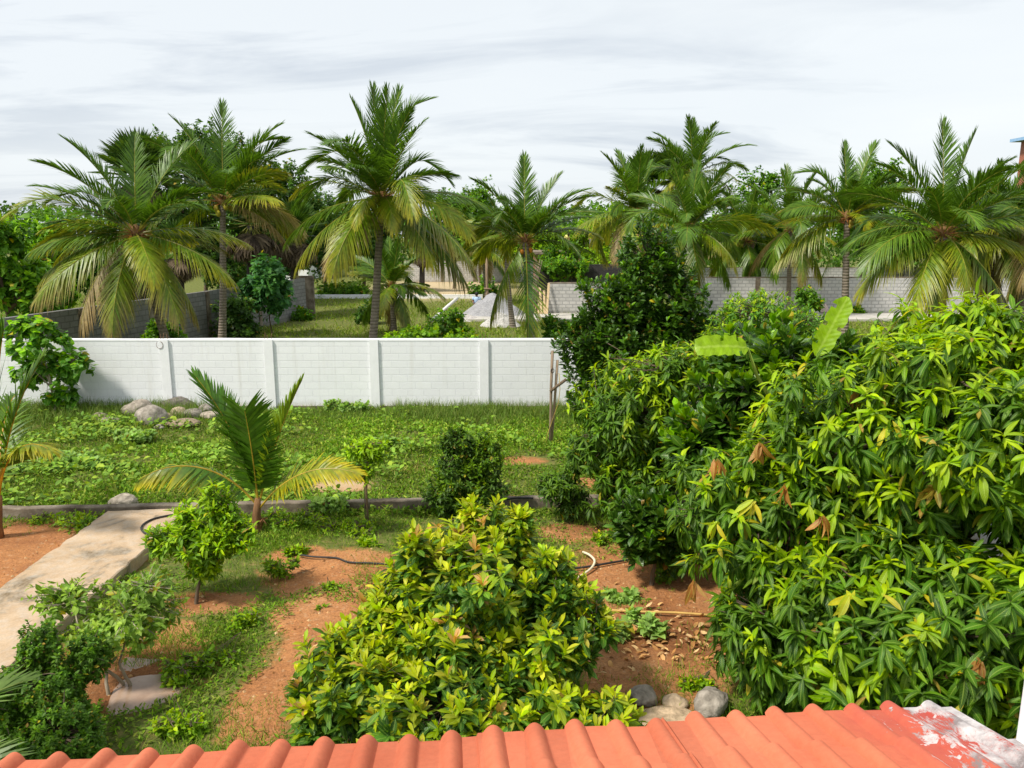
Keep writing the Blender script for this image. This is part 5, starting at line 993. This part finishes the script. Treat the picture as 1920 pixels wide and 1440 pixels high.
rock('oval pale boulder lying on the lawn edge at the end of the path', G(232, 950), 0.27, 0.2, 0.15, (1.25, 1.22, 1.15), 4, 31)
rock('speckled grey boulder below the big mango, right of the pale slab', G(1332, 1335), 0.20, 0.16, 0.16, (1.05, 1.05, 1.05), 4, 32, rot=0.6)
rock('grey boulder half hidden by the right end of the flushing shrub', G(1205, 1315), 0.16, 0.14, 0.10, (1.05, 1.02, 0.98), 4, 33)
rock('flat sandy slab stone just above the roof edge', G(1255, 1362), 0.36, 0.28, 0.06, (1.5, 1.25, 0.95), 4, 34)
rock('small sandy stone beside the speckled boulder', G(1265, 1325), 0.14, 0.12, 0.07, (1.4, 1.2, 0.95), 3, 35)

# ------------------------------------------------------------------ hoses, pipes, posts
def hose(name, label, pts, r, mat, tint=(1, 1, 1), cat='hose', k=7):
    P = np.array(pts, float); n = len(P); t = np.arange(n); tt = np.linspace(0, n - 1, n * 7)
    # catmull-rom
    Q = []
    for u in tt:
        i_ = int(min(u, n - 2)); f = u - i_; p0, p1, p2, p3 = P[max(i_ - 1, 0)], P[i_], P[i_ + 1], P[min(i_ + 2, n - 1)]
        Q.append(0.5 * ((2 * p1) + (-p0 + p2) * f + (2 * p0 - 5 * p1 + 4 * p2 - p3) * f * f + (-p0 + 3 * p1 - 3 * p2 + p3) * f ** 3))
    mb = MB(); mb.tube(Q, r, k, tint); return tag(mb.build(name, mat, loc=P[0]), label, cat)
z_ = 0.045
hose('garden_hose', 'black hose curling over the end of the concrete path', [G(360, 958, PZ + .02), G(335, 963, PZ + .02), G(290, 972, PZ + .02), G(267, 985, PZ + .02), G(268, 997, PZ + .02), G(285, 1004, PZ + .02), G(310, 1006, PZ + .03)], 0.016, M['hose'])
hose('garden_hose', 'thin dark hose lying on bare red soil left of the flushing shrub', [G(560, 1040, z_), G(590, 1044, z_), G(630, 1046, z_), G(655, 1054, z_), G(700, 1056, z_), G(760, 1060, z_)], 0.014, M['hose'], (1, 1, 1))
hose('garden_hose', 'black hose on red soil running under the small jackfruit tree', [G(1040, 1068, z_), G(1090, 1064, z_), G(1140, 1056, z_), G(1180, 1049, z_), G(1225, 1040, z_), G(1270, 1036, z_)], 0.016, M['hose'])
hose('garden_hose', 'black hose lying along the kerb behind the dark bush', [G(900, 945, z_), G(935, 938, .23), G(965, 934, .23), G(1000, 934, .22)], 0.018, M['hose'])
hose('garden_hose', 'dark hose across the grass just behind the kerb', [G(520, 944, .05), G(580, 937, .05), G(660, 936, .05), G(760, 934, .05)], 0.014, M['hose'])
hose('plastic_pipe', 'cream curved hose end rising from the red soil', [G(1060, 1092, z_), G(1085, 1082, z_), G(1108, 1066, 0.06), G(1115, 1052, 0.10), G(1106, 1041, 0.10), G(1093, 1035, 0.06)], 0.018, M['pipe'], (0.78, 0.70, 0.50))
hose('plastic_pipe', 'long yellow pipe lying across the red soil at right', [G(1060, 1135, z_), G(1130, 1143, z_), G(1200, 1147, z_), G(1270, 1149, z_), G(1340, 1154, z_)], 0.016, M['pipe'], (0.66, 0.42, 0.13), 'pipe')
def bar(mb, a, b_, r, c, k=8, n=4):
    a = np.asarray(a); b_ = np.asarray(b_); mb.tube(a + (b_ - a) * np.linspace(0, 1, n)[:, None] + rng.normal(0, 0.006, (n, 3)), r, k, c)
wb_ = G(1031, 836); t = thing('wooden_post', 'two weathered wooden posts bound with a slanting cross piece', 'post', wb_)
y0 = wb_[1]
mb = MB(); bar(mb, wb_ - [0, 0, 0.2], D(1036, 657, y0), 0.032, (1, 0.95, 0.9)); mb.build('post', M['wood'], t)
mb = MB(); bar(mb, wb_ + [0.03, 0.08, -0.2], D(1046, 675, y0 + .05), 0.03, (1.25, 1.2, 1.1)); mb.build('post', M['wood'], t)
mb = MB(); bar(mb, D(1031, 734, y0 - .06), D(1062, 711, y0 - .06), 0.034, (0.62, 0.58, 0.52)); mb.build('cross_piece', M['wood'], t)
mb = MB(); q = D(1036, 695, y0 - .04); an = np.linspace(0, 6.28, 14); mb.tube(np.stack([q[0] + 0.035 * np.cos(an), np.full(14, q[1]), q[2] + 0.05 * np.sin(an)], -1), 0.008, 5); mb.build('wire_tie', M['hose'], t)
mb = MB(); mb.tube([D(1048, 700, y0 - .05), D(1050, 730, y0 - .07), D(1047, 755, y0 - .04), D(1035, 790, y0 - .03), D(1026, 815, y0 - .05), D(1024, 830, y0 - .1)], 0.008, 5, (1.6, 1.5, 0.5)); mb.build('vine', M['wood'], t)

# ------------------------------------------------------------------ things beyond the wall
for k, (lb, px0, px1, top) in enumerate([('leftmost pale timber plank leaning on the short grey wall', 1003, 1001, 539), ('second timber plank from the left leaning on the short grey wall', 1009, 1006, 543), ('third timber plank leaning in the middle of the row', 1015, 1012, 539), ('fourth timber plank, slightly shorter, leaning on the grey wall', 1021, 1020, 544), ('tallest timber plank leaning at the right of the row', 1025, 1029, 531)]):
    a, b_ = D(px0, 588, 46.1), D(px1, top, 46.78); a[2] = 0.125; mb = MB(); dv = nrm(b_ - a); sd_ = np.array([1.0, 0, 0]); nn = np.cross(sd_, dv); Mx = np.eye(4); Mx[:3, 0] = sd_; Mx[:3, 1] = nn; Mx[:3, 2] = dv; Mx[:3, 3] = (a + b_) / 2
    mb.obox(Mx, 0.07, 0.02, np.linalg.norm(b_ - a) / 2, np.array([1, 1, 1]) * rng.uniform(0.85, 1.1)); tag(mb.build('plank', M['plank'], loc=a, smooth=False), lb, 'plank', 'planks leaning on the short grey wall')
def heap(label, px, py, w_, h_, dd, tint, seed):
    n = 34; mb = MB(); g_ = np.linspace(-1, 1, n); X_, Y_ = np.meshgrid(g_, g_); r_ = np.sqrt(X_ ** 2 + Y_ ** 2); Z_ = np.clip(1 - r_ ** 1.25, -0.1, 1)
    Z_ += np.array([[mnoise.noise(Vector((a * 5 + seed, b2 * 5, seed))) for a in g_] for b2 in g_]) * 0.16 * (r_ < 1.1)
    c = D(px, py, dd); i_ = (np.arange(n - 1)[:, None] * n + np.arange(n - 1)[None])
    mb.add(np.stack([c[0] + X_ * w_, dd + Y_ * w_ * 0.7, Z_ * h_], -1).reshape(-1, 3), np.stack([i_, i_ + 1, i_ + n + 1, i_ + n], -1).reshape(-1, 4), tint)
    tag(mb.build('rubble_heap', M['rubble'], loc=(c[0], dd, 0)), label, 'heap', 'heaps of gravel near the road')
heap('large grey gravel heap left of the hanging frond palm', 925, 580, 2.0, 1.35, 46, (1, 1, 1.02), 2); heap('pale sandy heap in front of the gravel heap', 938, 590, 1.1, 0.75, 41, (1.5, 1.45, 1.35), 5); heap('low pale rubble heap beside the white pole', 862, 585, 1.4, 0.4, 44, (1.5, 1.4, 1.3), 8)
mb = MB(); bar(mb, D(808, 602, 40), D(857, 559, 44), 0.09, (0.8, 0.78, 0.74), 8, 4); tag(mb.build('white_pole', M['plain'], loc=D(808, 602, 40)), 'long white pole lying slanted across the bushes beyond the wall', 'pole')
mb = MB(); pts0 = D(1012, 492, 45); 
for q in range(14): bar(mb, D(1010 + rng.normal(0, 3), 490 + rng.normal(0, 5), 44.5), D(990 + q * 1.3, 585 + rng.normal(0, 5), 43.8), 0.025, np.array([1, 1, 1]) * rng.uniform(0.6, 1.2), 4, 3)
tag(mb.build('stick_bundle', M['wood'], loc=D(1000, 588, 44)), 'bundle of dry brown sticks leaning right of the medium palm', 'sticks')
mb = MB(); bar(mb, D(912, 478, 50), D(914, 560, 50) * np.array([1, 1, 0]), 0.09, (1.2, 1.1, 1), 7, 4); bar(mb, D(907, 541, 49.9), D(922, 542, 49.9), 0.05, (1.2, 1.1, 1), 6, 3); tag(mb.build('wooden_post', M['wood'], loc=D(914, 560, 50) * np.array([1, 1, 0])), 'grey wooden pole with a short crossbar by the gravel heap', 'post')
# white house scraps behind the left trees and the brick building with people
def house(name, label, x0, x1, y0, y1, H, mat, roofm, over=0.4, windows=()):
    t = thing(name, label, 'building', ((x0 + x1) / 2, y0, 0)); mb = MB(); mb.box(x0, x1, y0, y1, -0.2, H); mb.build('wall', mat, t, smooth=False)
    mb = MB(); mb.box(x0 - over, x1 + over, y0 - over, y1 + over, H + 0.003, H + 0.2); mb.build('roof', roofm, t, smooth=False)
    for a, b2, z0, z1 in windows:
        mb = MB(); mb.box(a, b2, y0 - 0.03, y0 - 0.002, z0, z1, (0.08, 0.08, 0.09)); w_ = mb.build('window', M['plain'], t, smooth=False)
        mb = MB()
        for e in ((a - .06, a, z0 - .06, z1 + .06), (b2, b2 + .06, z0 - .06, z1 + .06), (a, b2, z1, z1 + .06), (a, b2, z0 - .06, z0)): mb.box(e[0], e[1], y0 - 0.06, y0 - 0.001, e[2], e[3], (0.6, 0.55, 0.5))
        mb.build('frame', M['plain'], w_, smooth=False)
    return t
house('brick_building', 'low red brick building with people on its flat roof', rx(1004, 63), rx(1190, 63), 63, 70, 3.25, M['redbrick'], M['kerb'], 0.15, [(rx(1040, 63), rx(1062, 63), 1.2, 2.3)])
house('white_house', 'white house glimpsed between the trunks at left', rx(495, 84), rx(580, 84), 84, 92, 3.9, M['plaster'], M['kerb'], 0.3, [(rx(506, 84), rx(520, 84), 1.6, 2.8), (rx(535, 84), rx(550, 84), 1.6, 2.8)])
bt = thing('corner_building', 'red walled building with a blue roof edge at the right border', 'building', (D(1960, 400, 52)[0], 52, 0))
cpt = D(1909, 262, 60); zr = D(1893, 267, 60)[2]; xr = D(1893, 267, 60)[0]
mb = MB(); mb.box(cpt[0], cpt[0] + 8, 50, 59.6, -0.2, zr, (0.42, 0.16, 0.10)); mb.build('wall', M['plain'], bt, smooth=False)
mb = MB(); mb.box(xr, xr + 10, 49.5, 60, zr + 0.003, zr + 0.22, (0.32, 0.52, 0.78)); mb.build('roof', M['plain'], bt, smooth=False)
mb = MB(); mb.box(cpt[0] - 0.03, cpt[0] - 0.002, 56, 57.4, zr - 2.6, zr - 1.3, (0.07, 0.08, 0.09)); mb.build('window', M['plain'], bt, smooth=False)
# bags on the kerb by the road wall
for k, (lb, px, tint, s_) in enumerate([('crumpled white sack by the road wall', 1530, (0.78, 0.76, 0.74), 0.30), ('pinkish sack right of the white one by the road wall', 1543, (0.74, 0.58, 0.52), 0.28), ('small blue bag left of the white sack', 1513, (0.42, 0.52, 0.72), 0.16)]):
    c = D(px, 588, 46.85); mb = MB(); nu, nv = 16, 12; th = np.linspace(0.03, math.pi - 0.03, nv + 1); ph = np.arange(nu) * 2 * math.pi / nu
    V = np.stack([np.sin(th)[:, None] * np.cos(ph), np.sin(th)[:, None] * np.sin(ph) * 0.6, np.cos(th)[:, None] * np.ones(nu)], -1).reshape(-1, 3)
    V = np.array([v * (1 + 0.35 * mnoise.noise(Vector(tuple(v * 2.2 + k * 9))) + 0.15 * mnoise.noise(Vector(tuple(v * 5)))) for v in V]) * [s_, s_, s_ * 1.15]; V[:, 2] = np.maximum(V[:, 2], -s_ * 0.8)
    i_ = np.arange(nv)[:, None] * nu; j = np.arange(nu)[None]; j2 = (j + 1) % nu; mb.add(V + [c[0], 46.75, 0.10 + s_ * 0.8], np.stack([i_ + j, i_ + nu + j, i_ + nu + j2, i_ + j2], -1).reshape(-1, 4), tint)
    tag(mb.build('sack', M['cloth'], loc=(c[0], 46.75, 0.12)), lb, 'sack', 'sacks dumped by the road wall')
# parked scooter by the road wall
c = D(1921, 588, 46.3); sx_ = c[0]; sy_ = 46.2; zr = 0.12
t = thing('scooter', 'white and black scooter parked on the road at the right edge', 'scooter', (sx_, sy_, zr))
def wheel(x):
    mb = MB(); an = np.linspace(0, 2 * math.pi, 21); mb.tube(np.stack([x + 0.19 * np.cos(an), np.full(21, sy_), zr + 0.24 + 0.19 * np.sin(an)], -1), 0.05, 6, (0.03, 0.03, 0.03), cap=False); w_ = mb.build('wheel', M['plain'], t)
    mb = MB(); mb.tube([(x, sy_ - 0.04, zr + 0.24), (x, sy_ + 0.04, zr + 0.24)], 0.12, 12, (0.45, 0.45, 0.46)); mb.build('rim', M['plain'], w_)
wheel(sx_ - 0.55); wheel(sx_ + 0.6)
mb = MB(); mb.tube([(sx_ - 0.42, sy_, zr + 0.45), (sx_ - 0.36, sy_, zr + 0.7), (sx_ - 0.28, sy_, zr + 1.0)], [0.13, 0.16, 0.10], 8, (0.80, 0.80, 0.82)); mb.build('front_shield', M['plain'], t)
mb = MB(); mb.tube([(sx_ - 0.38, sy_, zr + 0.32), (sx_, sy_, zr + 0.28), (sx_ + 0.15, sy_, zr + 0.35)], [0.12, 0.14, 0.14], 8, (0.05, 0.06, 0.09)); mb.build('footboard', M['plain'], t)
mb = MB(); mb.tube([(sx_ + 0.08, sy_, zr + 0.5), (sx_ + 0.45, sy_, zr + 0.58), (sx_ + 0.85, sy_, zr + 0.66)], [0.14, 0.19, 0.08], 8, (0.80, 0.80, 0.82)); mb.build('body', M['plain'], t)
mb = MB(); mb.tube([(sx_ + 0.05, sy_, zr + 0.74), (sx_ + 0.4, sy_, zr + 0.76), (sx_ + 0.8, sy_, zr + 0.8)], [0.09, 0.12, 0.09], 8, (0.03, 0.03, 0.035)); mb.build('seat', M['plain'], t)
mb = MB(); mb.tube([(sx_ - 0.2, sy_ - 0.33, zr + 1.06), (sx_ - 0.3, sy_, zr + 1.04), (sx_ - 0.2, sy_ + 0.33, zr + 1.06)], 0.025, 6, (0.04, 0.04, 0.04)); mb.build('handlebar', M['plain'], t)
mb = MB(); mb.ball((sx_ - 0.40, sy_, zr + 0.98), (0.08, 0.1, 0.09), (0.8, 0.8, 0.75)); mb.build('headlight', M['plain'], t)
mb = MB(); mb.tube([(sx_ - 0.62, sy_, zr + 0.46), (sx_ - 0.5, sy_, zr + 0.5), (sx_ - 0.4, sy_, zr + 0.46)], [0.05, 0.09, 0.06], 7, (0.80, 0.80, 0.82)); mb.build('mudguard', M['plain'], t)
# people (far away, a few pixels each)
def person(label, feet, J, shirt, lower, hair=(0.02, 0.02, 0.02), skirt=False):
    """J: joint name -> offset from the feet point"""
    t = thing('person', label, 'person', feet); f = np.asarray(feet, float); A = {k: f + np.array(v, float) for k, v in J.items()}
    ed = [('pelvis', 'chest'), ('chest', 'neck'), ('neck', 'head'), ('chest', 'shl'), ('chest', 'shr'), ('shl', 'ell'), ('ell', 'hal'), ('shr', 'elr'), ('elr', 'har'), ('pelvis', 'hil'), ('pelvis', 'hir'), ('hil', 'knl'), ('knl', 'anl'), ('anl', 'tol'), ('hir', 'knr'), ('knr', 'anr'), ('anr', 'tor')]
    rad = dict(pelvis=0.13, chest=0.15, neck=0.055, head=0.1, shl=0.065, shr=0.065, ell=0.045, elr=0.045, hal=0.035, har=0.035, hil=0.09, hir=0.09, knl=0.06, knr=0.06, anl=0.04, anr=0.04, tol=0.035, tor=0.035)
    ks = ['pelvis'] + [k for k in J if k != 'pelvis']; me = bpy.data.meshes.new('body'); me.from_pydata([tuple(A[k] - f) for k in ks], [(ks.index(a), ks.index(b2)) for a, b2 in ed], [])
    at = None; o = bpy.data.objects.new('body', me); COL.objects.link(o); o.parent = t
    sk = o.modifiers.new('skin', 'SKIN'); sv = me.skin_vertices[0].data if len(me.skin_vertices) else None
    if sv is None:
        me.skin_vertices.new() if hasattr(me.skin_vertices, 'new') else None
    if len(me.skin_vertices):
        for i_, k in enumerate(ks): me.skin_vertices[0].data[i_].radius = (rad[k], rad[k] * 0.85)
        me.skin_vertices[0].data[0].use_root = True
    ss = o.modifiers.new('sub', 'SUBSURF'); ss.levels = 1; ss.render_levels = 2; me.materials.append(M['skin'])
    mb = MB(); mb.tube([A['pelvis'] - (A['chest'] - A['pelvis']) * 0.2, A['pelvis'] * 0.5 + A['chest'] * 0.5, A['chest'] + (A['neck'] - A['chest']) * 0.35, A['neck']], [0.19, 0.19, 0.21, 0.08], 10, shirt)
    for a, b2 in (('shl', 'ell'), ('shr', 'elr')): mb.tube([A[a] + (A['chest'] - A[a]) * 0.3, A[a], A[a] * 0.4 + A[b2] * 0.6], [0.10, 0.085, 0.075], 8, shirt)
    mb.build('shirt', M['cloth'], t); mb = MB()
    if skirt: mb.tube([A['pelvis'] + [0, 0, 0.08], (A['hil'] + A['hir']) / 2 - [0, 0, 0.1], (A['knl'] + A['knr']) / 2 - [0, 0, 0.1]], [0.19, 0.21, 0.22], 12, lower)
    else:
        for s_ in 'lr': mb.tube([A['pelvis'], A['hi' + s_], A['kn' + s_], A['an' + s_]], [0.14, 0.11, 0.085, 0.07], 8, lower)
    mb.build('lungi' if skirt else 'trousers', M['cloth'], t)
    mb = MB(); mb.ball(A['head'] + [0, 0.03, 0.04], (0.115, 0.125, 0.12), (1, 1, 1)); mb.build('hair', M['hair'], t)
stand = dict(pelvis=(0, 0, 0.92), chest=(0, 0, 1.28), neck=(0, 0, 1.46), head=(0, -0.02, 1.6), shl=(-0.19, 0, 1.38), shr=(0.19, 0, 1.38), ell=(-0.25, 0.02, 1.12), elr=(0.25, -0.05, 1.12), hal=(-0.24, -0.1, 0.9), har=(0.2, -0.2, 0.95), hil=(-0.1, 0, 0.86), hir=(0.1, 0, 0.86), knl=(-0.1, -0.02, 0.48), knr=(0.1, 0, 0.48), anl=(-0.1, 0.02, 0.07), anr=(0.1, 0.02, 0.07), tol=(-0.1, -0.12, 0.03), tor=(0.1, -0.12, 0.03))
bend = dict(stand, chest=(0.12, -0.15, 1.15), neck=(0.2, -0.25, 1.25), head=(0.25, -0.33, 1.33), shl=(0.0, -0.2, 1.2), shr=(0.28, -0.15, 1.2), ell=(-0.02, -0.3, 0.98), elr=(0.3, -0.3, 0.98), hal=(0.05, -0.4, 0.8), har=(0.28, -0.42, 0.8))
sit = dict(pelvis=(0, 0, 0.3), chest=(0, -0.06, 0.65), neck=(0, -0.12, 0.82), head=(0, -0.17, 0.95), shl=(-0.19, -0.08, 0.75), shr=(0.19, -0.08, 0.75), ell=(-0.25, -0.2, 0.52), elr=(0.25, -0.2, 0.52), hal=(-0.15, -0.38, 0.45), har=(0.12, -0.4, 0.45), hil=(-0.1, -0.02, 0.28), hir=(0.1, -0.02, 0.28), knl=(-0.14, -0.38, 0.45), knr=(0.14, -0.38, 0.45), anl=(-0.12, -0.3, 0.08), anr=(0.12, -0.3, 0.08), tol=(-0.12, -0.42, 0.03), tor=(0.12, -0.42, 0.03))
person('person in a bright yellow shirt and grey checked lungi on the brick building roof', (D(1110, 450, 64)[0], 64, 3.46), stand, (0.80, 0.62, 0.03), (0.20, 0.21, 0.27), skirt=True)
person('person with black hair bending on the brick building roof', (D(1060, 450, 64)[0], 64, 3.46), bend, (0.75, 0.66, 0.22), (0.10, 0.09, 0.09))
person('person in a light blue shirt sitting by the gravel heap', (D(894, 575, 47.5)[0], 47.5, 0.25), sit, (0.45, 0.60, 0.82), (0.12, 0.13, 0.18))
# white tub under the big mango
p = D(1855, 985, 9.9); mb = MB(); an = np.linspace(0, 1, 5); mb.tube([(p[0], p[1], 0), (p[0], p[1], 0.1), (p[0], p[1], p[2] * 0.9), (p[0], p[1], p[2] + 0.1)], [0.5, 0.52, 0.52, 0.46], 24, (0.80, 0.79, 0.80)); mb.tube([(p[0], p[1], p[2] + 0.1), (p[0], p[1], p[2] + 0.17), (p[0], p[1], p[2] + 0.22)], [0.22, 0.22, 0.18], 16, (0.78, 0.78, 0.78))
tag(mb.build('water_tank', M['plain'], loc=(p[0], p[1], 0)), 'white tank glimpsed through the leaves of the big mango', 'tank')
